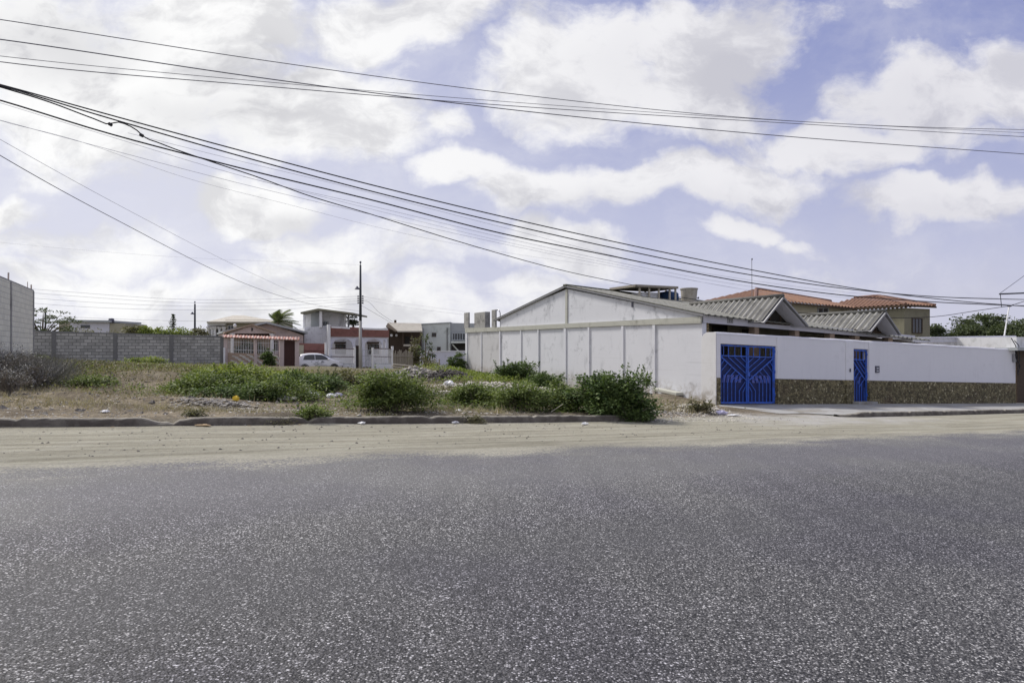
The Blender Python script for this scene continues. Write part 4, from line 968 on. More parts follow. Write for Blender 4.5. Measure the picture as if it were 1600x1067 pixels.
for x0, x1 in ((524, 540), (575, 592)):
    window(V2, x0, x1, 538, 553, h, 'dark_wood', 'glass_dark', 2)
    house_quad(V2, [(x0 - .5, 537), (x1 + .5, 537), (x1 + .5, 534), (x0 - .5, 534)], .3, 'awning', 'dark_wood', h, .3)
house_quad(V2, [(556, 580), (563, 580), (563, 540), (556, 540)], .05, 'door', 'dark_wood', h, .06)
# upper pavilion
UV_ = Plane(VV.p + N * 7, XA)
h = thing('rooftop_pavilion', 'grey upper storey pavilion with thin sloping roof slab behind the white villa', 'building', UV_.at(505, 545))
house_quad(UV_, [(473.5, 545), (499, 545), (499, 488), (473.5, 491)], 3.5, 'wall', 'white_wall', h, -1.0)
house_quad(UV_, [(499.2, 545), (529, 545), (529, 489.5), (499.2, 486)], 3, 'wall', 'white_wall', h, -1.5)
house_quad(UV_, [(486, 511), (498.8, 511), (498.8, 488), (486, 489)], .05, 'panel', 'grey_paint', h, -.93)
mb = MB(); a, b, c = UV_.at(469.5, 490.5, .6), UV_.at(497, 484.5, .6), UV_.at(552, 491.5, .6)
mb.prism([a, b, b + ZV * .16, a + ZV * .16], -UV_.n * 6); mb.prism([b, c, c + ZV * .16, b + ZV * .16], -UV_.n * 6); mb.build('roof_slab', M['olive_wall'], h)
rbox(UV_, 499, 503, 486, 512, .25, 'column', 'white_paint', h, .2); rbox(UV_, 543, 545, 491, 515, .2, 'column', 'dark_concrete', h, .2); rbox(UV_, 473.5, 476, 491, 514, .25, 'column', 'white_paint', h, .2)
window(UV_.off(-1.45), 503.5, 513, 502, 511, h, 'grey_paint')
# white railing fence in front of the villa
RFn = Plane(GW.p + N * 1.2, U)
h = thing('white_railing_fence', 'white railing fence with square posts in front of the arched villa', 'fence', RFn.at(560, 580))
for x0, x1, yt in ((508, 511, 535), (513.5, 516.5, 544), (553.5, 556, 542), (581.5, 584, 543), (612, 615, 541)): rbox(RFn, x0, x1, yt, 583, .2, 'post', 'white_paint', h, .05)
for x0, x1 in ((516.5, 553.5), (584, 612)):
    rbox(RFn, x0, x1, 569, 583, .15, 'low_wall', 'white_paint', h)
    for y in (544.5, 557, 568): 
        mb = MB(); mb.bar(RFn.at(x0, y, -.05), RFn.at(x1, y + .6, -.05), .04, .07); mb.build('rail', M['red_brown_door' if y != 568 else 'grey_paint'], h)
    n_ = int((x1 - x0) / 1.55)
    for i in range(n_):
        x = x0 + 1 + i * 1.55; a = RFn.at(x, 569, -.05); mb = MB(); mb.bar(a, Vector((a.x, a.y, RFn.at(x, 545).z)), .04, .04, U); mb.build('bar', M['white_paint'], h)
g = house_quad(RFn, [(556.5, 581), (560, 581), (560, 546), (556.5, 546)], .04, 'gate', 'shadow_room', h)
mb = MB()
for y in (547, 556, 568, 580): mb.bar(RFn.at(566, y, -.03), RFn.at(581, y, -.03), .03, .03)
for x in (566.5, 571, 576, 580.5): a = RFn.at(x, 581, -.03); mb.bar(a, Vector((a.x, a.y, RFn.at(x, 547).z)), .03, .03, U)
mb.bar(RFn.at(567, 568, -.03), RFn.at(580, 557, -.03), .03, .03); mb.build('vehicle_gate', M['grey_paint'], h)
# dark timber house
DT = Plane(VV.p + N * 2, U)
h = thing('dark_timber_house', 'dark shaded timber house under a grey brown lean-to roof', 'house', DT.at(630, 575))
house_quad(DT, [(607.5, 580), (659, 580), (659, 518), (607.5, 512)], 5, 'wall', 'dark_wood', h)
mb = MB(); mb.prism([DT.at(606, 506, -.5), DT.at(658, 507, -.5), DT.at(660, 519, 1.6), DT.at(621, 519, 1.6)], ZV * .12); mb.build('roof', M['tank_beige'], h)
mb = MB(); mb.prism([DT.at(603, 511, -.5), DT.at(606, 506, -.5), DT.at(621, 519, 1.6), DT.at(618, 519, 1.6)], ZV * .1); mb.build('verge', M['dark_wood'], h)
for x in (629, 642, 655): rbox(DT, x, x + 1.4, 519, 580, .12, 'post', 'dark_wood', h, 1.3)
rbox(DT, 629, 655, 538, 541, .08, 'beam', 'pale_wood', h, 1.25); rbox(DT, 633, 640, 526, 538, .06, 'window', 'shadow_room', h, .07)
for x, y in ((612, 524), (619.5, 524)):
    mb = MB(); mb.lathe(DT.at(x, y + 2, .2), [(.05, 0), (.12, .05), (.12, .2), (.05, .26)], 8); mb.build('lantern', M['white_paint'], h)
rbox(DT, 617, 619.5, 500, 507, .3, 'chimney', 'dark_wood', h, -1)
# pale green two storey house
GH = Plane(((694 - CXP) / F * 68, 68), XA)
h = thing('pale_green_house', 'boxy pale green two storey house with a barred dark window bay', 'house', GH.at(690, 570))
house_quad(GH, [(656, 572), (703.5, 572), (703.5, 504.5), (656, 507)], 8, 'wall', 'pale_green_wall', h)
house_quad(GH, [(703.7, 572), (752, 572), (752, 505.5), (703.7, 504.5)], 8, 'front_wall', 'grey_paint', h, -.15)
house_quad(GH, [(655, 507.2), (703.8, 504.7), (704, 503.2), (655, 505.8)], 8.2, 'parapet', 'grey_paint', h, .1)
window(GH, 675, 681.5, 520, 526, h, 'dark_wood'); window(GH, 683, 688.5, 542, 548.5, h, 'dark_wood')
window(GH, 706.5, 735, 520, 532, h, 'grey_paint', 'glass_dark', 6, .08)
house_quad(GH, [(704.5, 536), (740, 536), (740, 533), (704.5, 533)], 1.0, 'balcony_slab', 'pale_green_wall', h, 1.0)
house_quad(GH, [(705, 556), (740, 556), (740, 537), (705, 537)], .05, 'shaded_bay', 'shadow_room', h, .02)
mb = MB(); mb.bar(GH.at(707, 538, .2), GH.at(717, 549, .2), .25, .12); mb.build('stair', M['pale_green_wall'], h)
rbox(GH, 661, 662.3, 513, 572, .12, 'downpipe', 'grey_paint', h, .12); rbox(GH, 698, 699.3, 512, 555, .12, 'downpipe', 'dark_concrete', h, .12)
LW = Plane(((694 - CXP) / F * 60, 60), U)
h = thing('low_white_wall', 'low plain white garden wall in front of the pale green house', 'wall', LW.at(690, 572))
house_quad(LW, [(657, 580), (735, 580), (735, 549), (657, 550)], .2, 'wall_panel', 'lilac_white', h)
mb = MB(); mb.prism([LW.at(657, 550, .05), LW.at(735, 549, .05), LW.at(735, 547.6, .05), LW.at(657, 548.6, .05)], -LW.n * .3); mb.build('coping', M['white_paint'], h)

# stick fence and timber rails
SF = Plane(((630 - CXP) / F * 50, 50), U)
h = thing('stick_fence', 'rough grey fence of upright sticks beside the white railing', 'fence', SF.at(632, 575))
for i in range(18):
    x = 615 + i * 1.75; mb = MB(); a = SF.at(x, 578); b_ = SF.at(x + random.uniform(-.6, .6), random.uniform(546, 553)); mb.tube([a, b_], .035, 5); mb.build('stick', M['grey_wood'], h)
for y in (556, 570): 
    mb = MB(); mb.tube([SF.at(614, y, .06), SF.at(647, y + 1.5, .06)], .03, 5); mb.build('rail', M['grey_wood'], h)
SR = Plane(((650 - CXP) / F * 44, 44), U)
h = thing('timber_rail', 'pale weathered rail barrier of long poles in front of the stick fence', 'fence', SR.at(650, 578))
for a, b in (((614, 569), (687, 577)), ((630, 575.5), (688, 580)), ((612, 572), (640, 577))):
    mb = MB(); mb.tube([SR.at(*a), SR.at(*b)], .045, 6); mb.build('pole', M['pale_wood'], h)
for x, y0, y1 in ((632, 568, 584), (660, 570, 586), (686, 561, 586)):
    mb = MB(); mb.tube([SR.at(x, y1, -.06), SR.at(x + .4, y0, -.06)], .045, 6); mb.build('post', M['grey_wood'], h)

# ------------------------------------------------------------------ the parked car
def build_car():
    base = P(498, 579.8, 57); base.z -= .0
    t = thing('parked_car', 'small white hatchback with a dark leaf graphic on its doors, parked before the red wall', 'car', base)
    fx, sy = U, -N                                              # forward, towards the camera
    L_, Wd = 3.75, 1.62
    q = lambda x, y, z: base + fx * (x - L_ / 2) + sy * y + ZV * z
    st_ = [(0.00, .42, .62, .70, .66), (.06, .30, .80, .98, .74), (.20, .25, .86, 1.28, .78), (.45, .22, .88, 1.43, .80), (.9, .20, .90, 1.49, .81), (1.5, .20, .91, 1.51, .81), (2.0, .20, .91, 1.47, .81),
           (2.45, .20, .90, 1.30, .80), (2.85, .21, .89, 1.03, .80), (3.05, .23, .86, .94, .79), (3.35, .26, .80, .86, .76), (3.62, .30, .68, .74, .70), (3.75, .42, .55, .60, .60)]
    rows = []
    for (x, z0, zb, zr_, hw_) in st_:
        up = max(0, min(1, (zr_ - zb) / .6)); rw = hw_ * (1 - .28 * up)
        prof = [(hw_ * .86, z0), (hw_ * .98, z0 + .10), (hw_, (z0 + zb) / 2), (hw_ * .985, zb), (rw * 1.01, zb + (zr_ - zb) * .82), (rw * .86, zr_ - .015), (rw * .45, zr_ + .012 * up)]
        rows.append([q(x, y, z) for y, z in prof] + [q(x, -y, z) for y, z in prof[::-1]])
    mb = MB(); mb.grid([r_ + [r_[0]] for r_ in rows]); n = len(rows[0]); mb.add(rows[0], [tuple(range(n))]); mb.add(rows[-1], [tuple(range(n - 1, -1, -1))])
    body = mb.build('body', M['car_white'], t, smooth=True)
    md = body.modifiers.new('s', 'SUBSURF'); md.levels = 1; md.render_levels = 1
    def sidepanel(pts, name, mat, off=.012, parent=t):
        for sgn in (1, -1):
            mb = MB()
            def y_at(x, z):
                i = max(0, min(len(st_) - 2, next((k for k in range(len(st_) - 1) if st_[k + 1][0] >= x), len(st_) - 2)))
                f = (x - st_[i][0]) / (st_[i + 1][0] - st_[i][0]); v = [a + (b - a) * f for a, b in zip(st_[i], st_[i + 1])]
                up = max(0, min(1, (v[3] - v[2]) / .6)); rw = v[4] * (1 - .28 * up) * 1.01
                if z <= v[2]: return v[4] * .99
                return v[4] * .985 + (rw - v[4] * .985) * (z - v[2]) / max(.01, (v[3] - v[2]) * .82)
            mb.prism([q(x, sgn * (y_at(x, z) + off), z) for x, z in pts], -sy * sgn * .02); mb.build(name, M[mat], parent)
    sidepanel([(.50, .96), (1.42, .96), (1.42, 1.38), (.95, 1.38), (.62, 1.30)], 'rear_side_window', 'glass_dark')
    sidepanel([(1.47, .96), (2.62, .96), (2.30, 1.22), (2.0, 1.36), (1.47, 1.38)], 'front_side_window', 'glass_dark')
    sidepanel([(1.10, .80), (1.22, .80), (1.22, .83), (1.10, .83)], 'door_handle', 'sign_dark', .02); sidepanel([(2.0, .80), (2.14, .80), (2.14, .83), (2.0, .83)], 'door_handle', 'sign_dark', .02)
    sidepanel([(.65, .40), (3.0, .40), (3.0, .44), (.65, .44)], 'sill_strip', 'sign_dark', .015)
    mb = MB()
    for (x0, z0, x1, z1, w_) in ((1.35, .42, 1.75, .62, .05), (1.75, .62, 1.45, .82, .035), (1.75, .62, 2.2, .78, .035), (1.55, .52, 1.25, .68, .03), (1.95, .69, 1.95, .86, .03), (1.4, .44, 2.4, .52, .03)):
        mb.bar(q(x0, .815, z0), q(x1, .815, z1), w_, .01, ZV)
        mid = q((x0 + x1) / 2, .815, (z0 + z1) / 2 + .04); mb.bar(mid, mid + fx * .12 + ZV * .09, .05, .01, ZV)
    mb.build('leaf_graphic', M['glass_dark'], t)
    # windscreen, rear window
    mb = MB(); mb.prism([q(2.78, -.62, 1.08), q(2.78, .62, 1.08), q(2.12, .56, 1.45), q(2.12, -.56, 1.45)], (fx + ZV).normalized() * .025); mb.build('windscreen', M['glass_dark'], t)
    mb = MB(); mb.prism([q(.04, -.58, .96), q(.04, .58, .96), q(.30, .54, 1.36), q(.30, -.54, 1.36)], (-fx + ZV * .6).normalized() * .04); mb.build('rear_window', M['glass_dark'], t)
    for s_ in (1, -1):
        mb = MB(); mb.prism([q(.03, s_ * .52, .78), q(.03, s_ * .68, .78), q(.10, s_ * .66, 1.05), q(.10, s_ * .56, 1.05)], -fx * .05); mb.build('tail_lamp', M['lamp_red'], t)
        mb = MB(); mb.prism([q(3.45, s_ * .60, .66), q(3.60, s_ * .50, .60), q(3.62, s_ * .68, .62), q(3.40, s_ * .745, .72)], ZV * .07 + fx * .03); mb.build('headlight', M['lamp_clear'], t)
        mb = MB(); mb.box(q(2.52, s_ * .86, .93), (.14, .16, .12), fx, sy); mb.build('wing_mirror', M['car_white'], t, bevel=.03)
        for x in (.62, 3.0):
            c = q(x, s_ * .71, .285); 
            mb = MB(); prof = [(.17, .09), (.27, .095), (.285, .07), (.285, -.07), (.27, -.095), (.17, -.09)]; rws = []
            for i in range(25):
                a_ = 2 * math.pi * i / 24; rws.append([c + (fx * math.cos(a_) + ZV * math.sin(a_)) * r_ + sy * o_ for r_, o_ in prof + [prof[0]]])
            mb.grid(rws); w_ = mb.build('wheel', M['rubber'], t, smooth=True)
            mb = MB(); mb.tube([c - sy * .08, c + sy * (.085 * s_)], .17, 16); 
            for i in range(5): a_ = 2 * math.pi * i / 5; mb.bar(c + sy * .095 * s_, c + sy * .095 * s_ + (fx * math.cos(a_) + ZV * math.sin(a_)) * .16, .05, .02, sy)
            mb.build('rim', M['metal_grey'], w_)
            mb = MB(); arc = []
            for i in range(13): a_ = math.pi * i / 12; arc.append(c + (fx * math.cos(a_) + ZV * math.sin(a_)) * .33 + sy * s_ * .085)
            mb.tube(arc, .03, 6); mb.build('wheel_arch', M['rubber'], t)
    mb = MB(); mb.box(q(3.74, 0, .32), (.06, 1.0, .12), fx, sy); mb.build('grille', M['sign_dark'], t)
    mb = MB(); mb.box(q(-.02, 0, .55), (.03, .45, .11), fx, sy); mb.build('number_plate', M['plastic_white'], t)
build_car()

# ------------------------------------------------------------------ poles
def pole(name, label, px, yt, yb, Y, rb, rt, lamp=None, racks=(), mat=('pole_dark', 'pole_concrete'), split=None, group='utility poles beyond the lot'):
    b = P(px, yb, Y); tp = P(px, yt, Y); h = thing(name, label, 'pole', b, group)
    H_ = tp.z - b.z + .4; s0 = split if split else .01
    mid = b + ZV * (H_ * s0)
    if split:
        mb = MB(); mb.tube([b - ZV * .4, mid], [rb, rb + (rt - rb) * s0], 12); mb.build('lower_shaft', M[mat[1]], h, smooth=True)
        mb = MB(); mb.tube([mid, tp], [rb + (rt - rb) * s0, rt], 12); mb.build('upper_shaft', M[mat[0]], h, smooth=True)
    else: mb = MB(); mb.tube([b - ZV * .4, tp], [rb, rt], 10); mb.build('shaft', M[mat[0]], h, smooth=True)
    mb = MB(); mb.lathe(tp, [(.03, 0), (.03, .12), (.08, .14), (.08, .28), (.03, .32)], 8); mb.build('top_insulator', M['sign_dark'], h)
    if lamp:
        c = P(lamp[0], lamp[1], Y); mb = MB(); a = Vector((b.x, b.y, c.z - .25)); mb.tube([a, (a + c) / 2 + ZV * .12, c + ZV * .05], .025, 6); ar = mb.build('lamp_arm', M['pole_dark'], h)
        mb = MB(); mb.lathe(c, [(.22, -.12), (.20, -.08), (.08, .1), (.03, .16)], 12); mb.build('lamp_head', M['sign_dark'], ar)
    for y in racks:
        c = P(px, y, Y); mb = MB(); mb.tube([c - XA * .22, c + XA * .22], .02, 5)
        for s_ in (-1, 1): mb.lathe(c + XA * .2 * s_ - ZV * .07, [(.03, 0), (.07, .03), (.05, .07), (.07, .1), (.03, .14)], 8)
        mb.build('insulator_rack', M['sign_dark'], h)
    return h
pole('utility_pole', 'tall thin utility pole with lamp in front of the white villa', 563.2, 414, 579, 57, .15, .075, (558, 450), (463, 466.5, 470, 473.5), split=.45)
pole('utility_pole', 'far thin pole rising behind the block wall right of the conifer', 304.5, 475, 545, 80, .13, .1, (300.5, 489.5))
pole('utility_pole', 'short thin pole among the feathery tree behind the block wall', 71, 487, 545, 85, .12, .1)

# ------------------------------------------------------------------ cables: each follows its own upright plane
def cable(label, pts, Y0, Y1, r, mat, group, name='overhead_cable', x0=None, x1=None, N_=48):
    xs = np.array([p[0] for p in pts], float); ys = np.array([p[1] for p in pts], float)
    Xa, Xb = (xs[0] - CXP) / F * Y0, (xs[-1] - CXP) / F * Y1; out = []
    # smooth interpolation through the given points
    def f(x):
        n = len(xs)
        if x < xs[0]: return float(ys[0] + (ys[1] - ys[0]) / (xs[1] - xs[0]) * (x - xs[0]))
        if x > xs[-1]: return float(ys[-1] + (ys[-1] - ys[-2]) / (xs[-1] - xs[-2]) * (x - xs[-1]))
        if n < 3: return float(np.interp(x, xs, ys))
        m = np.gradient(ys, xs); i = int(np.clip(np.searchsorted(xs, x) - 1, 0, n - 2)); hh = xs[i + 1] - xs[i]; t = (x - xs[i]) / hh
        return float((2*t**3-3*t**2+1)*ys[i] + (t**3-2*t**2+t)*hh*m[i] + (-2*t**3+3*t**2)*ys[i+1] + (t**3-t**2)*hh*m[i+1])
    xl = xs[0] - (450 if xs[0] < 0 else 0); xr = xs[-1] + (420 if xs[-1] > 1630 else 0)      # the lines run on past the frame
    N_ = int(N_ * (xr - xl) / max(xs[-1] - xs[0], 1))
    for k in range(N_ + 1):
        x = xl + (xr - xl) * k / N_
        d = Vector((Xb - Xa, Y1 - Y0)); c = (x - CXP) / F       # point on the plan line seen in column x
        den = d.x - c * d.y; g = (c * Y0 - Xa) / den if abs(den) > 1e-6 else k / N_
        Y = Y0 + d.y * g; out.append(P(x, f(x), Y))
    mb = MB(); mb.tube(out, r, 5)
    return tag(mb.build(name, M[mat], org=out[0]), label, 'cable', group)
UP = 'high power lines over the road'
cable('topmost thin line crossing the sky from the upper left edge', [(-60, 22), (0, 31), (400, 93), (800, 147), (1200, 187), (1600, 203), (1680, 204)], 14.5, 26, .010, 'wire_grey', UP)
cable('second high line at the left edge, ending lowest of the four at the right', [(-60, 54), (0, 62), (400, 121), (800, 172), (1200, 211), (1600, 241), (1680, 247)], 13.5, 25, .012, 'wire_grey', UP)
cable('third high line, the upper one of the close pair below the second line', [(-60, 81), (0, 88), (400, 127), (800, 160), (1200, 187.5), (1600, 208), (1680, 212)], 14.5, 26.5, .007, 'wire_grey', UP)
cable('fourth high line, the lower one of the close thin pair', [(-60, 89), (0, 97), (400, 134), (800, 166), (1200, 191), (1600, 214), (1680, 218)], 14, 26, .010, 'wire_grey', UP)
LO = 'thick cable bundle sagging to the right'
cable('uppermost black cable of the sagging bundle', [(-60, 117), (0, 132.5), (150, 174), (400, 242), (580, 289), (780, 337.5), (935, 372.5), (1160, 419), (1361, 454.5), (1577, 477), (1660, 482)], 13, 26.5, .0145, 'wire_black', LO)
cable('second black cable of the sagging bundle, just under the uppermost', [(-60, 118), (0, 134), (150, 179), (400, 251), (580, 299), (780, 347.5), (935, 382.5), (1160, 427.5), (1361, 455.5), (1459, 463.5), (1600, 468), (1660, 469)], 12.8, 26.5, .0145, 'wire_black', LO)
cable('third black cable starting well below the others at the left edge', [(-60, 140), (0, 157), (160, 206), (325, 250), (400, 269), (580, 312.5), (780, 364), (935, 396), (1160, 440), (1319, 461.5), (1445, 471), (1600, 478), (1660, 480)], 12.5, 26, .0155, 'wire_black', LO)
cable('black cable with a kinked splice that drops to the rooftop shelter', [(-60, 118), (0, 136), (75, 159), (150, 187), (170, 194), (176, 192.5), (185, 191), (200, 196), (213, 203), (221, 211), (250, 224), (325, 251), (400, 276), (480, 305), (580, 335), (705, 374), (780, 396), (885, 424), (996, 447)], 12.6, 32.5, .0145, 'wire_black', LO, N_=110)
mb = MB()
for x, y in ((172, 194), (221, 211)): mb.tube([P(x - 2, y - .5, 14.2), P(x + 2.5, y + 2, 14.2)], .035, 6)
tag(mb.build('cable_splice', M['wire_black'], org=P(172, 194, 14.2)), 'short dark splices of the kinked cable near the left edge', 'splice')
cable('service cable sweeping from the roof tanks over both gables to the mast', [(1060, 464), (1120, 473), (1230, 487), (1361, 496), (1473, 493.5), (1516, 487), (1577, 478)], 31, 31.5, .014, 'wire_black', LO)
TH_ = 0; TH = 'faint thin lines beside the bundle'
cable('faint grey line between the second and third thick cables', [(200, 208), (400, 258), (480, 277), (780, 354), (1010, 411), (1160, 436), (1361, 460), (1560, 466)], 17, 30, .0045, 'wire_pale', TH)
cable('faint line hugging the third thick cable from below', [(0, 161), (160, 210), (400, 281), (580, 322), (780, 370), (960, 409), (1160, 446), (1319, 465), (1600, 476)], 15, 30, .0045, 'wire_pale', TH)
cable('second faint line a little below the third thick cable', [(380, 276), (580, 327), (780, 376), (960, 413), (1160, 452), (1240, 463)], 18, 30, .0038, 'wire_pale', TH)
cable('thin grey line from the left edge ending at the warehouse gable', [(-40, 177), (0, 188), (160, 231), (400, 293), (505, 318), (780, 380), (935, 412), (1160, 452)], 13, 34, .0045, 'wire_pale', TH)
cable('thin pale line drooping below the grey one towards the gable', [(-40, 177), (0, 189), (100, 214), (300, 281), (440, 317), (655, 370), (780, 393), (935, 416)], 13, 34, .0032, 'wire_pale', TH)
LL = 'thin lines running from the left edge to the far pole'
cable('thin line descending steeply to the far pole, the lower of two', [(-40, 219), (0, 243), (175, 340), (440, 463), (500, 478), (562, 486)], 12, 57, .008, 'wire_grey', LL)
cable('pale line descending steeply to the far pole, the upper of two', [(-40, 195), (0, 218), (220, 339), (400, 430), (480, 464), (562, 478)], 12, 57, .0045, 'wire_pale', LL)
cable('lone faint line high above the block wall', [(-40, 375), (0, 379), (250, 400), (562, 414)], 50, 57, .0045, 'wire_pale', LL)
FL = 'far street lines above the block wall'
for i, (a, b, c, nm) in enumerate(((452, 468, 463, 'highest of the far street lines'), (458, 473, 467, 'second far street line from above'), (466, 478.5, 470, 'third far street line from above'), (474, 484.5, 474, 'fourth far street line from above'))):
    cable(nm + ', strung left of the lamp pole', [(30, a - 2), (100, a + 3.5), (300, b), (440, b - 1), (562, c)], 48, 57, .009, 'wire_pale', FL)
cable('darker low street line running just above the block wall and the conifer', [(60, 493), (170, 498), (320, 502), (480, 500), (500, 497)], 78, 84, .011, 'wire_grey', FL)
cable('upper far line leading right from the lamp pole to the warehouse', [(564, 463), (640, 475), (728, 487)], 57, 48, .009, 'wire_pale', FL)
cable('lower far line leading right from the lamp pole to the warehouse', [(564, 467), (640, 481), (728, 492)], 57, 48, .009, 'wire_pale', FL)
cable('house drop line from the lamp pole to the timber house roof, the upper of two', [(564, 470), (576, 472), (590, 486), (614, 503)], 57, 62, .011, 'wire_grey', FL)
cable('house drop line from the lamp pole to the timber house roof, the lower of two', [(564, 477), (585, 489), (612, 505)], 57, 62, .011, 'wire_grey', FL)
cable('thin wire rising from the line bracket to the right edge', [(1563, 458), (1600, 431), (1650, 392)], 23.5, 25.5, .009, 'wire_grey', 'short wires at the right edge')
cable('short black wire from the mast head to the right edge', [(1577, 478), (1600, 471), (1660, 455)], 33, 36, .016, 'wire_black', 'short wires at the right edge')

# ------------------------------------------------------------------ plants
def dome(n, r3, pw=.5):
    d = unit(rng.normal(size=(n, 3))); d[:, 2] = np.abs(d[:, 2]); return d * (rng.uniform(0, 1, (n, 1)) ** pw) * np.array(r3)
def bush(name, label, px, py, w_, h_, n, leaf, mat, group=None, lobes=7, depth=None, spikes=0, cat='bush', Y=None, dry=0, sp_dir=0):
    b = gp(px, Y) if Y else hit(px, py); b = b.copy(); b.z -= .03
    t = thing(name, label, cat, b, group); dp = (depth or w_ * .8) / 2; C = np.array(b)
    L_ = []; 
    for i in range(lobes):
        a = 2 * math.pi * i / lobes + random.uniform(-.3, .3); f = random.uniform(.35, .72) if i else 0
        L_.append((np.array([math.cos(a) * w_ / 2 * f, math.sin(a) * dp * f, h_ * random.uniform(.02, .45)]), random.uniform(.38, .58)))
    per = n // lobes; V_ = []; stems = MB()
    for c, sc_ in L_:
        zc = h_ - c[2] if random.random() < .4 else (h_ - c[2]) * random.uniform(.6, .95)
        nc_ = max(5, per // 52); cl = dome(nc_, (w_ / 2 * sc_ * 1.1, dp * sc_ * 1.1, zc), .45) + c
        cl[:, 2] = np.where(rng.uniform(size=nc_) < .7, np.maximum(cl[:, 2], h_ * .22), np.maximum(cl[:, 2], .03))
        k = rng.integers(0, nc_, per); off = rng.normal(size=(per, 3)) * np.array([.085, .085, .04]) * (w_ / 1.6) ** .5 * (1 + .5 * (h_ > 2))
        pts = cl[k] + off; pts[:, 2] = np.maximum(pts[:, 2], .01)
        D = unit(off + 1e-4) * .9 + unit(pts - np.array([0, 0, h_ * .1])) * .4 + rng.normal(size=(per, 3)) * .3; D[:, 2] = D[:, 2] * .55 - .05
        V_.append(leaves(pts + C, D, leaf * 1.25, leaf * .8))
        for j in range(0, nc_, max(1, nc_ // 4)):
            e = Vector(cl[j]); m_ = Vector((e.x * .45, e.y * .45, e.z * .6)); stems.tube([b, b + m_, b + e], [.014, .009, .004], 4, False)
    for i in range(12 + spikes):                      # bare and half dead shoots
        a = random.uniform(0, 6.28); q = random.uniform(.5, 1.05); e = b + Vector((math.cos(a) * w_ / 2 * q, math.sin(a) * dp * q, h_ * random.uniform(.35, 1.2) * (1.15 - .5 * q)))
        stems.tube([b + (e - b) * .3, b.lerp(e, .7) + ZV * h_ * .08, e], [.012, .007, .003], 4, False)
        if i % 3 == 0:
            m_ = 14; pts = np.array(e) + rng.normal(size=(m_, 3)) * .05; V_.append(leaves(pts, rng.normal(size=(m_, 3)), leaf, leaf * .5))
    for i in range(spikes):
        a = random.uniform(-1, 1); x = a * w_ * .38; y = random.uniform(-.2, .2) * w_
        p0 = np.array([x, y, h_ * .7]); d_ = unit(np.array([a * .45 + random.uniform(-.25, .25), random.uniform(-.2, .2), 1.0])); ln = h_ * random.uniform(.22, .48)
        m_ = 46; f = rng.uniform(0, 1, (m_, 1)); pts = p0 + d_ * f * ln + rng.normal(size=(m_, 3)) * .018
        V_.append(leaves(pts + C, unit(rng.normal(size=(m_, 3)) + d_ * .8), leaf * .95, leaf * .55)); stems.tube([b + Vector(p0 * .3), b + Vector(p0), b + Vector(p0 + d_ * ln)], [.01, .008, .003], 4, False)
    npmesh('foliage', np.concatenate(V_), 4, M[mat], t); stems.build('stems', M['twig'], t)
    if dry:
        pts = dome(dry, (w_ / 2, dp, h_ * .6)); pts[:, 2] *= .3; D = rng.normal(size=(dry, 3)) * .1; D[:, 2] = rng.uniform(.12, .5, dry) * h_
        tag(npmesh('dry_stalks', blades(pts + C, D, .012), 3, M['dry_stalk'], t), kind='stuff')
    return t
def dry_shrub(label, px, py, w_, h_, n, seed):
    r = random.Random(seed); b = hit(px, py); t = thing('dry_shrub', label, 'dry shrub', b, 'dead grey shrubs'); mb = MB(); tips = []
    for i in range(n):
        a = r.uniform(0, 6.28); sp = r.uniform(.1, .5) * w_; e = b + Vector((math.cos(a) * sp, math.sin(a) * sp, h_ * r.uniform(.45, 1) * (1 - .5 * (sp / w_))))
        m_ = b.lerp(e, .5) + Vector((r.uniform(-.08, .08), r.uniform(-.08, .08), h_ * .1)); mb.tube([b, m_, e], [.016, .009, .004], 4, False)
        for k in range(5):
            f = r.uniform(.35, 1); q = (b.lerp(m_, f * 2) if f < .5 else m_.lerp(e, f * 2 - 1)); d = Vector((r.uniform(-1, 1), r.uniform(-1, 1), r.uniform(-.1, 1))).normalized() * r.uniform(.12, .34); mb.tube([q, q + d], [.006, .002], 3, False); tips.append(q + d)
    mb.build('branches', M['twig'], t)
    k = rng.integers(0, len(tips), len(tips) * 5); T3 = np.array([tuple(v) for v in tips])[k] + rng.normal(size=(len(k), 3)) * .05
    npmesh('dry_leaves', leaves(T3, rng.normal(size=(len(k), 3)), .05, .03), 4, M['dry_grey'], t)
for i, a in enumerate(((2, 606, 1.6, 1.25, 70, 'dead grey shrub cut by the left edge of the photo, the tallest'), (28, 600, 1.5, 1.05, 60, 'dead grey shrub second from the left edge, under the block building'), (52, 608, 1.2, .75, 45, 'lower dead grey shrub at the right end of the dead clump'), (14, 616, 1.3, .7, 45, 'dead grey shrub in front of the tallest one'))):
    dry_shrub(a[5], a[0], a[1], a[2], a[3], a[4], i)
G1 = 'green bushes on the lot'
bush('bush', 'biggest dark green bush, spilling over the end of the kerb before the white wall', 962, 653, 2.35, 1.26, 17000, .075, 'leaf_dark', G1, 11, 1.6, 12)
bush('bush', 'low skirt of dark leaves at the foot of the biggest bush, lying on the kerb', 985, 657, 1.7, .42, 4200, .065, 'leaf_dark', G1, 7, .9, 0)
bush('bush', 'large rounded green bush behind the kerb, right of the lot centre', 612, 642, 2.0, 1.02, 13000, .055, 'leaf_mid', G1, 11, 1.5, 6, dry=60)
bush('bush', 'green bush low on the left flank of the biggest bush', 882, 640, 1.6, .80, 6000, .06, 'leaf_mid', G1, 7, 1.1, 3)
bush('bush', 'spreading green bush left of the biggest bush, middle of the low row', 815, 641, 1.9, .80, 7000, .055, 'leaf_mid', G1, 8, 1.2, 3, dry=90)
bush('bush', 'leafy low bush in front of the rubble, left end of the low row', 742, 634, 1.8, .68, 5800, .055, 'leaf_mid', G1, 8, 1.2, 2, dry=120)
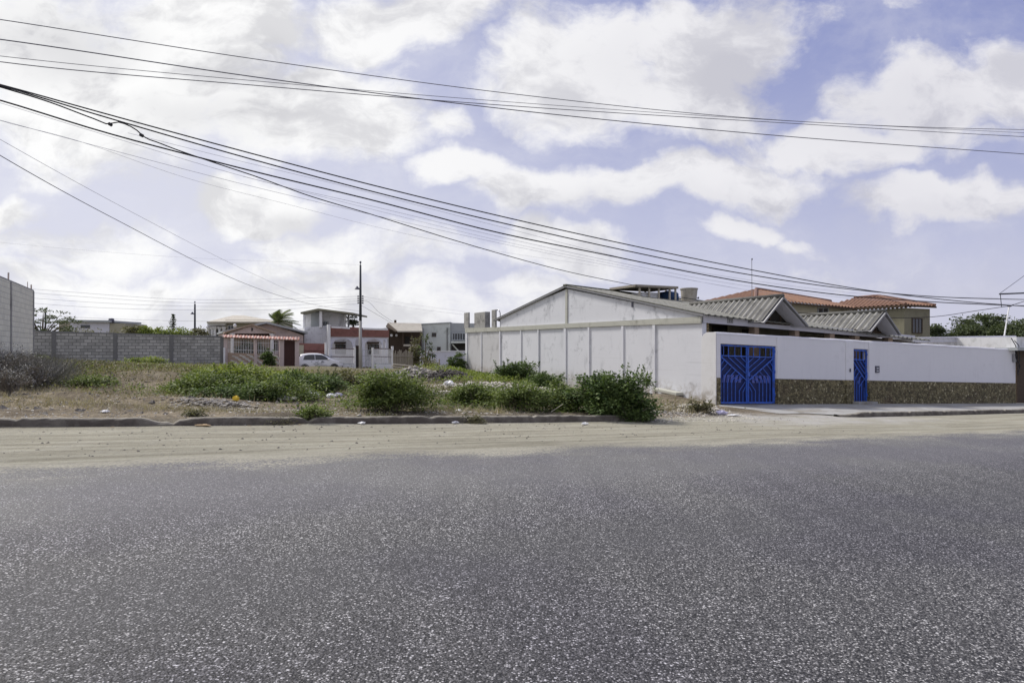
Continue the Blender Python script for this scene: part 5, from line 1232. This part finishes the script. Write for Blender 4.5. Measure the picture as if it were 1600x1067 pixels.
bush('bush', 'broad leaved bush against the foot of the long white wall', 808, 598, 2.7, 1.12, 8000, .085, 'leaf_dark', G1, 9, 1.5, 9)
bush('bush', 'smaller bush at the right of the one against the white wall', 850, 606, 1.9, .62, 4200, .08, 'leaf_dark', G1, 7, 1.2, 4)
bush('bush', 'bright topped sprawling bush left of the lot centre', 338, 618, 2.2, .66, 7500, .065, 'leaf_mid', G1, 10, 1.5, 3, dry=120)
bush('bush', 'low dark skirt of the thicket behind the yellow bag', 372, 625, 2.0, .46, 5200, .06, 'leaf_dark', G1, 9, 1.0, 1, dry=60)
bush('bush', 'highest bright green crown of the thicket, level with the fence foot', 362, 605, 3.2, .74, 8500, .08, 'leaf_bright', G1, 9, 1.8, 4)
bush('bush', 'ragged left tail of the thicket, creeping over the bare earth', 300, 612, 1.7, .42, 3200, .06, 'leaf_mid', G1, 7, 1.0, 1, dry=80)
bush('bush', 'dark hollow green bush in the middle of the left thicket', 436, 624, 2.3, .60, 7000, .06, 'leaf_mid', G1, 10, 1.4, 3, dry=120)
bush('bush', 'pale green bush behind the left thicket under the fence', 440, 603, 2.6, .58, 5500, .08, 'leaf_bright', G1, 8, 1.7, 2, dry=100)
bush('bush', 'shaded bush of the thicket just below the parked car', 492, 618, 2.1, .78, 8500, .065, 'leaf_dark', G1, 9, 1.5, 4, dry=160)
bush('bush', 'olive bush between the thicket and the rounded bush, under the pole', 552, 606, 2.6, .62, 6000, .07, 'leaf_olive', G1, 8, 1.6, 4, dry=200)
bush('bush', 'dark green shrub patch on the left slope of the lot', 222, 588, 2.4, .36, 3600, .07, 'leaf_mid', G1, 9, 1.0, 0, dry=200)
bush('bush', 'small dark shrub at the left edge of the bare earth', 143, 604, 1.5, .34, 2600, .055, 'leaf_mid', G1, 6, .8, 0, dry=40)
bush('bush', 'yellow green shrub by the corner of the unfinished building', 60, 578, 1.8, .6, 2600, .08, 'leaf_bright', G1, 7, 1.5, 0, Y=31, dry=120)
bush('bush', 'yellow green patch under the block wall, left of its third pillar', 232, 572, 3.0, .35, 2200, .09, 'leaf_bright', G1, 7, 1.5, 0, Y=42)
bush('weed', 'small leafy weed growing right behind the kerb, left of centre', 492, 650, .85, .34, 1900, .045, 'leaf_mid', 'small weeds', 6, .5, 2, cat='weed')
bush('weed', 'yellowing weed tuft lapping over the kerb near the middle', 741, 661, .55, .22, 800, .04, 'leaf_olive', 'small weeds', 5, .3, 1, cat='weed', dry=140)
bush('weed', 'tiny weed among the rubble behind the kerb at the left', 305, 650, .5, .16, 500, .04, 'leaf_olive', 'small weeds', 5, .3, 0, cat='weed')
bush('weed', 'ragged weed with pale stems beside the corner of the street wall', 1096, 645, .75, .42, 1200, .05, 'leaf_olive', 'small weeds', 6, .5, 3, cat='weed', dry=120)
bush('weed', 'low weed at the foot of the rounded bush', 590, 652, .7, .22, 900, .045, 'leaf_olive', 'small weeds', 5, .4, 0, cat='weed', dry=60)
bush('weed', 'sparse grassy weed left of the small leafy one', 440, 652, .8, .18, 700, .04, 'leaf_olive', 'small weeds', 5, .4, 0, cat='weed', dry=160)
bush('shrub', 'dark green upright shrub in the nook by the far wall corner, the taller', 720.5, 581, .85, 1.5, 4200, .07, 'leaf_dark', 'shrubs by the far wall corner', 8, .9, 0, cat='shrub', Y=45)
bush('shrub', 'dark green upright shrub in the nook by the far wall corner, the shorter', 706, 583, .7, 1.15, 2600, .07, 'leaf_dark', 'shrubs by the far wall corner', 7, .8, 0, cat='shrub', Y=45)
bush('shrub', 'thin leafed shrub before the low white garden wall', 672, 580, 1.3, .8, 700, .10, 'leaf_olive', None, 6, 1, 5, cat='shrub', Y=48, dry=200)
bush('shrub', 'agave like dark shrub before the low stone wall of the garden fence', 421, 577, 1.1, 1.3, 2400, .12, 'leaf_dark', 'garden shrubs at the pink house', 7, .9, 3, cat='shrub', Y=52)
bush('shrub', 'dark shrub behind the fence bars left of the middle post', 380, 572, 1.9, 2.1, 2800, .12, 'leaf_far', 'garden shrubs at the pink house', 7, 1.2, 0, cat='shrub', Y=57)
bush('shrub', 'dark shrub behind the fence bars right of the middle post', 413, 574, 1.5, 2.0, 2400, .12, 'leaf_far', 'garden shrubs at the pink house', 7, 1.2, 0, cat='shrub', Y=57)
bush('shrub', 'tall loose shrub in front of the timber house', 649, 578, 1.1, 2.6, 900, .16, 'leaf_olive', None, 8, 1.2, 3, cat='shrub', Y=53)
bush('shrub', 'small dark creeper showing over the red parapet of the villa', 552, 514, 1.5, 1.3, 1000, .14, 'leaf_far', None, 6, 1.2, 1, cat='shrub', Y=66)
o = bpy.data.objects.get('shrub.007') 
# the creeper stands on the villa roof
for ob in list(bpy.data.objects):
    if ob.get('label', '').startswith('small dark creeper'): ob.location.z = P(552, 513.5, 66).z

# papaya like plant
pb = gp(664, 50); t = thing('papaya_plant', 'gangly plant with drooping leaf bunches before the pale green house', 'plant', pb)
mb = MB(); zt_ = P(664, 545, 50).z
tips = [P(664, 528, 50), P(672, 540, 49.8), P(657, 546, 50.2), P(668, 553, 49.7), P(676, 551, 50)]
for tp in tips: mb.tube([pb, pb.lerp(tp, .6) + Vector((.05, 0, .2)), tp], [.06, .04, .02], 6)
mb.build('stem', M['bark'], t); VL = []
for tp in tips:
    n = 26; D = unit(rng.normal(size=(n, 3))); D[:, 2] -= .3; VL.append(leaves(np.array(tp) + D * .12, D, .34, .14))
npmesh('leaves', np.concatenate(VL), 4, M['leaf_far'], t)

def tree(name, label, px, yt, yb, wpx, Y, n, leaf, mat, group=None, gaps=.5, trunk=.18, flat=1.0, nclump=34, lean=0, bare=0):
    b = gp(px, Y); top = P(px, yt, Y); low = P(px, yb, Y); W_ = wpx / F * Y; t = thing(name, label, 'tree', b, group)
    H_ = top.z - low.z; cz = low.z + H_ * .45; C = np.array([b.x + lean, b.y, cz]); mb = MB()
    cl = unit(rng.normal(size=(nclump, 3))) * (rng.uniform(.25, 1, (nclump, 1)) ** .5) * np.array([W_ / 2, W_ / 2 * .8, H_ / 2]); cl[:, 2] = np.where(cl[:, 2] < 0, cl[:, 2] * .8, cl[:, 2])
    fork = Vector((b.x + lean * .5, b.y, low.z + H_ * .05)); mb.tube([b - ZV * .3, b.lerp(fork, .5) + Vector((.1, 0, 0)), fork], [trunk * 1.4, trunk * 1.1, trunk * .9], 10)
    for c in cl[:: 2]:
        e = Vector(C + c * .9); m_ = fork.lerp(e, .5) + Vector((random.uniform(-.2, .2), random.uniform(-.2, .2), H_ * .06)); mb.tube([fork, m_, e], [trunk * .5, trunk * .28, trunk * .07], 5, False)
    mb.build('trunk', M['bark'], t); k = rng.integers(0, nclump, n); sz = rng.uniform(.5, 1.1, (nclump, 1)) * gaps * W_ / nclump ** .42
    off = rng.normal(size=(n, 3)) * sz[k] * np.array([1, 1, .55 * flat]) * .55; pts = C + cl[k] + off
    D = unit(off) + rng.normal(size=(n, 3)) * .6; D[:, 2] -= .1; npmesh('crown', leaves(pts, D, leaf, leaf * .6), 4, M[mat], t); return t
TR = 'trees beyond the white house'
tree('tree', 'airy dark tree with see-through crown at the right, above the annexe', 1541, 484, 530, 80, 62, 5200, .22, 'leaf_far', TR, .55, .22, .8, 46)
tree('tree', 'dense green tree at the right edge behind the slanting mast', 1600, 500, 545, 90, 56, 14000, .20, 'leaf_far', TR, .75, .25, 1, 40)
tree('tree', 'low dark tree filling the gap left of the airy tree', 1520, 508, 540, 70, 60, 9000, .20, 'leaf_far', TR, .8, .2, 1, 36)
tree('tree', 'dark tree behind the slanting mast between its neighbours', 1566, 505, 545, 70, 61, 9000, .20, 'leaf_far', TR, .8, .2, 1, 36)
tree('tree', 'small tree peeping out at the right corner of the olive house', 1462, 507, 545, 40, 60, 2600, .22, 'leaf_far', TR, .7, .15, 1, 20)
TL = 'trees behind the block wall'
tree('tree', 'feathery flat layered tree beside the unfinished building', 66, 478, 530, 100, 64, 2600, .20, 'leaf_far', TL, .42, .14, .35, 44)
for i, (px, yt, w_, lb, mt) in enumerate(((208, 506, 26, 'bare tipped bushy tree at the left end of the row behind the block wall', 'leaf_olive'), (228, 508, 34, 'second bushy tree of the row behind the block wall', 'leaf_bright'), (250, 509, 34, 'middle bushy tree of the row, just left of the conifer', 'leaf_bright'),
                                           (283, 510, 40, 'bushy tree of the row right under the conifer', 'leaf_bright'), (308, 512, 30, 'last bushy tree of the row, at the far pole', 'leaf_olive'), (105, 517, 60, 'low green tree before the pale distant house, left half', 'leaf_olive'), (150, 518, 70, 'low green tree before the pale distant house, right half', 'leaf_olive'))):
    tree('bushy_tree', lb, px, yt, 534, w_, 66 + i, 1900, .20, mt, TL, .85, .12, 1, 26)
# conifer
cb = gp(270.5, 82); t = thing('conifer', 'small dark conifer spire above the bushy row behind the block wall', 'tree', cb)
zt_ = P(270.5, 492, 82).z; mb = MB(); mb.tube([cb, Vector((cb.x, cb.y, zt_))], [.18, .03], 6); mb.build('trunk', M['bark'], t); VL = []
zb_ = P(270, 520, 82).z
for lvl in range(9):
    f = lvl / 8; z = zb_ + (zt_ - zb_) * f; R_ = .80 * (1 - f) + .08
    for k in range(7):
        a = random.uniform(0, 6.28); m_ = 26; g_ = rng.uniform(0, 1, (m_, 1)); d_ = np.array([math.cos(a), math.sin(a), -.18]); pts = np.array([cb.x, cb.y, z]) + d_ * g_ * R_ * random.uniform(.7, 1.15) + rng.normal(size=(m_, 3)) * .05
        VL.append(leaves(pts, d_ + rng.normal(size=(m_, 3)) * .5, .16, .06))
npmesh('crown', np.concatenate(VL), 4, M['leaf_far'], t)
# palm
pc = P(434, 503, 72); pb = gp(437, 72); t = thing('palm_tree', 'windblown coconut palm behind the pink house', 'tree', pb)
mb = MB(); mb.tube([pb, pb.lerp(pc, .5) + Vector((.2, 0, 0)), pc], [.2, .15, .13], 10); mb.build('trunk', M['bark'], t)
for i, ang in enumerate((175, 155, 135, 118, 106, 96, 86, 76, 66, 54, 42, 28, 12, -6, -24)):
    a = math.radians(ang); d_ = Vector((math.cos(a), (-.55, .5, 0, .3, -.25)[i % 5], math.sin(a))).normalized(); pts = [pc.copy()]; dd = d_.copy(); ln = (1.3 if ang > 105 else 2.1 if ang > 20 else 2.4) * random.uniform(.9, 1.1)
    for k in range(10): pts.append(pts[-1] + dd * ln / 10); dd = (dd + Vector((.085, 0, -.085))).normalized()
    mb = MB(); mb.tube(pts, [.035 - .003 * k for k in range(11)], 4, False); fr = mb.build('frond', M['palm_leaf'], t); VL = []
    for k in range(1, 11):
        for s_ in (-1, 1):
            for j in range(4):
                p = pts[k - 1].lerp(pts[k], j / 4); tg = (pts[k] - pts[k - 1]).normalized(); sd = tg.cross(ZV).normalized() * s_
                l_ = .62 * math.sin(math.pi * (k + .6) / 12) + .1; e = (sd + tg * .7 - ZV * .45 + Vector((.15, 0, 0))).normalized() * l_
                w3 = tg * .03; VL += [p - w3, p + w3, p + e]
    npmesh('leaflets', np.array([tuple(v) for v in VL]), 3, M['palm_leaf'], fr)

# ------------------------------------------------------------------ ground cover (nobody could count it)
def scatter(regs, n):
    """regs: (px, py, half width m, half depth m, weight) -> points on the ground"""
    out = []; tot = sum(r[4] for r in regs)
    for (px, py, a, b, w_) in regs:
        c = hit(px, py); m_ = int(n * w_ / tot); d = rng.normal(size=(m_, 2)) * .5; x = c.x + d[:, 0] * a * 1.0; y = c.y + d[:, 1] * b
        out.append(np.stack([x, y, gz(x, y)], 1))
    p = np.concatenate(out); s = p[:, 0] * U.x + p[:, 1] * U.y; t = p[:, 0] * N.x + p[:, 1] * N.y
    return p[(t > 15.4) & (s < 17.75)]
def cover(name, regs, n, hmin, hmax, wd, mat, lean=.5):
    p = scatter(regs, n); m_ = len(p); D = rng.normal(size=(m_, 3)) * lean * hmax * .5; D[:, 2] = rng.uniform(hmin, hmax, m_)
    return tag(npmesh(name, blades(p, D, wd), 3, M[mat]), kind='stuff')
cover('dry_grass', [(60, 586, 6, 3, 3), (160, 577, 8, 4, 3), (280, 577, 8, 4, 3), (400, 585, 8, 5, 1.6), (520, 590, 7, 5, 1.6), (620, 590, 5, 5, .4), (700, 628, 3, .8, .4), (800, 648, 3.0, .5, .3), (1050, 640, 1.5, 1, .2)], 42000, .05, .26, .02, 'dry_stalk', .9)
cover('dry_grass', [(430, 645, 4, .5, 1), (230, 640, 3, .9, .3), (560, 650, 3, .4, .8), (90, 625, 3, 1.0, .7), (880, 655, 1.5, .3, .3), (330, 640, 2, .5, .6)], 3800, .03, .12, .012, 'dry_stalk', .9)
cover('brush', [(-12, 592, 1.1, 1.3, 3), (20, 596, .9, 1.0, 3), (48, 604, .8, .8, 1), (75, 594, .9, .8, .3)], 9000, .15, 1.05, .018, 'dry_grey', 1.0)
p = scatter([(180, 574, 8, 3, 3), (90, 584, 5, 2.4, 3), (270, 584, 5, 2.4, 1.6), (290, 585, 7, 3, 2), (380, 590, 7, 4, 2), (520, 598, 6, 3, 2), (40, 600, 2.5, 1.6, 1.2), (660, 622, 2.6, .8, 1), (745, 584, 3.0, 1.6, 1.6), (780, 622, 4, .8, 1.3), (900, 630, 3, 1.0, .6)], 34000)
m_ = len(p); D = rng.normal(size=(m_, 3)) * .6; D[:, 2] = rng.uniform(.2, 1, m_); p[:, 2] += rng.uniform(0, .22, m_)
tag(npmesh('weeds', leaves(p, D, .085, .05), 4, M['leaf_olive']), kind='stuff')
p = scatter([(735, 588, 2.6, 2.0, 2), (770, 592, 2.4, 1.5, 1.4), (752, 600, 2.2, .9, .6), (300, 578, 6, 2, 1), (120, 577, 4, 2, 1)], 11000)
m_ = len(p); D = rng.normal(size=(m_, 3)) * .6; D[:, 2] = rng.uniform(.2, 1, m_); p[:, 2] += rng.uniform(0, .25, m_)
tag(npmesh('weeds', leaves(p, D, .09, .05), 4, M['leaf_bright']), kind='stuff')

p = scatter([(640, 640, 1.6, .6, 1), (700, 630, 2.0, .8, 1.6), (780, 640, 2.4, .6, 2), (860, 642, 1.8, .6, 1.5), (560, 630, 1.8, 1.2, 1.2), (460, 612, 3.5, 1.6, 2), (310, 618, 1.8, 1.0, 1), (250, 596, 2.2, 1.2, 1), (120, 590, 3.5, 1.2, 1.2), (60, 600, 2.4, 1.0, .8), (500, 640, 1.4, .5, .3)], 10500)
m_ = len(p); D = rng.normal(size=(m_, 3)) * .7; D[:, 2] = rng.uniform(.1, .8, m_); p[:, 2] += rng.uniform(0, .20, m_) * (rng.uniform(size=m_) < .7)
tag(npmesh('weeds', leaves(p, D, .065, .045), 4, M['leaf_mid']), kind='stuff')
cover('dry_grass', [(110, 612, 4, 1.4, 2), (220, 622, 3, 1.0, .8), (60, 628, 2.5, .8, .8), (240, 603, 3, .8, .4)], 2600, .04, .22, .014, 'dry_stalk', .9)
# stones, rubble, litter
def rocks(name, P_, S_, mat, kind='stuff', label=None, cat=None, flat=.6, group=None):
    """angular fragments: jittered octahedra with cut corners"""
    base = np.array([[1, 0, 0], [-1, 0, 0], [0, 1, 0], [0, -1, 0], [0, 0, 1], [0, 0, -1]], float)
    fc = [(0, 2, 4), (2, 1, 4), (1, 3, 4), (3, 0, 4), (2, 0, 5), (1, 2, 5), (3, 1, 5), (0, 3, 5)]; Vs = []
    n = len(P_); a = rng.uniform(0, 6.28, n); J = base[None] * rng.uniform(.6, 1.2, (n, 6, 3)) + rng.normal(size=(n, 6, 3)) * .22
    J *= np.array([1, .8, flat]); J *= S_[:, None, None]; ca, sa = np.cos(a), np.sin(a); X = J[:, :, 0] * ca[:, None] - J[:, :, 1] * sa[:, None]; Y_ = J[:, :, 0] * sa[:, None] + J[:, :, 1] * ca[:, None]
    J = np.stack([X, Y_, J[:, :, 2]], -1) + P_[:, None, :]
    V_ = np.stack([J[:, list(f), :] for f in fc], 1).reshape(-1, 3); o = npmesh(name, V_, 3, M[mat], org=tuple(P_[0]))
    return tag(o, label, cat, group, kind)
def on_ground(x, y, up=0): return np.stack([x, y, gz(x, y) + up], 1)
def strip(n, s0, s1, t0, t1, pw=1): s = rng.uniform(s0, s1, n); t = t0 + (t1 - t0) * rng.uniform(0, 1, n) ** pw; return s * U.x + t * N.x, s * U.y + t * N.y
x, y = strip(900, -10, 16, 11.3, 14.6); rocks('pebbles', on_ground(x, y), rng.uniform(.002, .16, 900) ** 1.9 + .004, 'stone_dark')
x, y = strip(420, -10, 18, 14.0, 14.9); rocks('pebbles', on_ground(x, y), rng.uniform(.006, .03, 420), 'stone_grey')
x, y = strip(2600, -14, 11, 15.4, 22, 1.3); rocks('gravel', on_ground(x, y), rng.uniform(.008, .04, 2600), 'stone_grey')
x, y = strip(900, -14, 12, 15.4, 22, 1.3); rocks('gravel', on_ground(x, y), rng.uniform(.008, .04, 900), 'stone_pale')
x, y = strip(260, -13, 12, 15.5, 21, 1.2); rocks('scraps', on_ground(x, y, .01), rng.uniform(.015, .05, 260), 'plastic_white', flat=.12)
x, y = strip(200, -13, 15, 14.6, 21, 1.2); rocks('scraps', on_ground(x, y, .01), rng.uniform(.015, .06, 200), 'cardboard', flat=.12)
x, y = strip(900, -14, 11, 15.8, 26, 1.2); rocks('clods', on_ground(x, y), rng.uniform(.015, .28, 900) ** 1.7 + .012, 'stone_dark', flat=.5)
x, y = strip(900, 11.0, 15.5, 14.0, 18.2); rocks('gravel', on_ground(x, y), rng.uniform(.01, .05, 900), 'stone_pale')
def heap(name, label, px, py, a, b, h_, n, smin, smax, mat, flat=.6):
    c = hit(px, py); d = rng.normal(size=(n, 2)) * .48; x = c.x + d[:, 0] * a; y = c.y + d[:, 1] * b; z = gz(x, y) + h_ * np.exp(-(d ** 2).sum(1) * 2.2) * rng.uniform(0, 1, n)
    return rocks(name, np.stack([x, y, z], 1), rng.uniform(smin, smax, n), mat, None, label, 'rubble', flat, 'heaps of rubble')
heap('rubble_heap', 'grey slate like rubble heap behind the kerb left of centre', 338, 634, 1.1, .45, .14, 420, .02, .075, 'stone_grey', .3)
heap('rubble_heap', 'pale crushed concrete strip left of the rounded bush', 440, 643, 1.9, .4, .05, 420, .02, .06, 'stone_pale', .4)
heap('rubble_heap', 'broken grey rubble mound below the timber rail', 650, 592, 2.0, 1.4, .60, 900, .05, .19, 'stone_grey', .6)
heap('rubble_heap', 'brown earthy debris mound between the rail and the white wall', 700, 597, 2.0, 1.2, .60, 900, .04, .14, 'stone_dark', .6)
heap('rubble_heap', 'white crushed rubble spread at the foot of the long wall', 780, 606, 3.0, .8, .22, 900, .04, .13, 'stone_pale', .4)
heap('rubble_heap', 'pale stones in front of the low green row', 722, 644, .9, .3, .04, 120, .015, .05, 'stone_pale', .5)
heap('rubble_heap', 'broken plaster heap against the corner of the street wall', 1085, 640, 1.0, .55, .14, 380, .02, .09, 'stone_pale', .5)
heap('rubble_heap', 'scattered plaster bits right of the biggest bush', 1040, 645, 1.2, .6, .05, 300, .015, .06, 'stone_grey', .5)
heap('rubble_heap', 'pale broken stones between the rounded bush and the low green row', 690, 622, 1.8, .8, .22, 420, .03, .10, 'stone_pale', .5)
heap('rubble_heap', 'white flaked rubble behind the biggest bush beside the wall foot', 860, 612, 2.2, .5, .10, 260, .03, .10, 'stone_pale', .4)
# fallen slab and bottom ledge of the side wall
def crumple(name, label, px, py, sx, sy_, sz, mat, group='litter on the lot', cat='litter', rot=0):
    c = hit(px, py); mb = MB(); rows = []; r = random.Random(int(px * 7 + py))
    for i in range(9):
        th = math.pi * (i / 8) ; row = []
        for k in range(13):
            a = 2 * math.pi * k / 12; j = 1 + .28 * math.sin(3 * a + px) + .18 * math.sin(5 * a + i * 1.7 + py) + r.uniform(-.15, .15) * (k < 12)
            if k == 12: row.append(row[0].copy()); continue
            rr = math.sin(th) * j; row.append(c + Vector((math.cos(a + rot) * sx * rr / 2, math.sin(a + rot) * sy_ * rr / 2, sz * (.5 - .5 * math.cos(th)) * (1 + .2 * math.sin(4 * a)) + .004)))
        rows.append(row)
    mb.grid(rows); return tag(mb.build(name, M[mat], org=c), label, cat, group)
for a in ((478, 622, .34, .25, .22, 'plastic_white', 'white knotted bag, leftmost of the three under the thicket'), (490, 624, .28, .22, .18, 'plastic_white', 'white bag beside the knotted one under the thicket'), (448, 626, .5, .3, .12, 'plastic_white', 'flat white sack left of the knotted bags'),
          (516, 622, .3, .2, .12, 'plastic_white', 'thin white bag next to the lilac one'), (527, 621, .3, .22, .12, 'plastic_lilac', 'lilac plastic bag at the left of the rounded bush'), (369, 627, .16, .12, .12, 'plastic_yellow', 'bright yellow bag on the grey rubble heap'),
          (702, 604, .42, .3, .22, 'plastic_white', 'largest pale bag on the debris mound'), (678, 588, .3, .22, .14, 'plastic_white', 'small pale bag high on the debris mound'), (158, 552.5, .5, .4, .22, 'plastic_white', 'white bag on the crest below the block wall'),
          (163, 645, .16, .12, .05, 'plastic_white', 'white scrap on the bare earth behind the left kerb'), (318, 666, .3, .12, .04, 'cardboard', 'flattened pale scrap against the kerb foot left of centre'), (565, 663, .14, .08, .05, 'plastic_white', 'crumpled white scrap at the kerb foot below the rounded bush'),
          (630, 661, .12, .08, .05, 'plastic_white', 'white scrap at the kerb foot right of the rounded bush'), (711, 662, .16, .1, .05, 'plastic_grey', 'grey scrap at the kerb foot left of the yellowing tuft'), (733, 657, .2, .1, .1, 'plastic_white', 'pale bag caught in the yellowing tuft'),
          (914, 664, .16, .1, .06, 'plastic_white', 'white scrap on the sand before the biggest bush'), (1127, 648, .34, .2, .12, 'plastic_lilac', 'lilac white plastic bag at the driveway corner'), (1146, 650, .36, .14, .05, 'plastic_white', 'flat white sheet at the driveway edge'),
          (716, 643, .2, .12, .05, 'plastic_white', 'white scrap on the earth before the low green row'), (1010, 633, .5, .25, .06, 'plastic_white', 'white sheet half under the right side of the biggest bush')):
    crumple('plastic_litter', a[6], a[0], a[1], a[2], a[3], a[4], a[5])
c = hit(868, 650); mb = MB(); mb.tube([c - Vector((.12, 0, -.02)), c + Vector((.2, .1, .22))], .012, 6); tag(mb.build('stick', M['pale_wood'], org=c), 'pale stick leaning on the low bush left of the biggest one', 'stick')
mb = MB(); a, b = side(1030, 610, .02), side(1068, 618, .02); mb.prism([a, b, b + SWp.n * .35, a + SWp.n * .35], ZV * .12); tag(mb.build('concrete_ledge', M['band_concrete'], org=a, bevel=.02), 'broken concrete ledge at the foot of the long white wall', 'ledge')
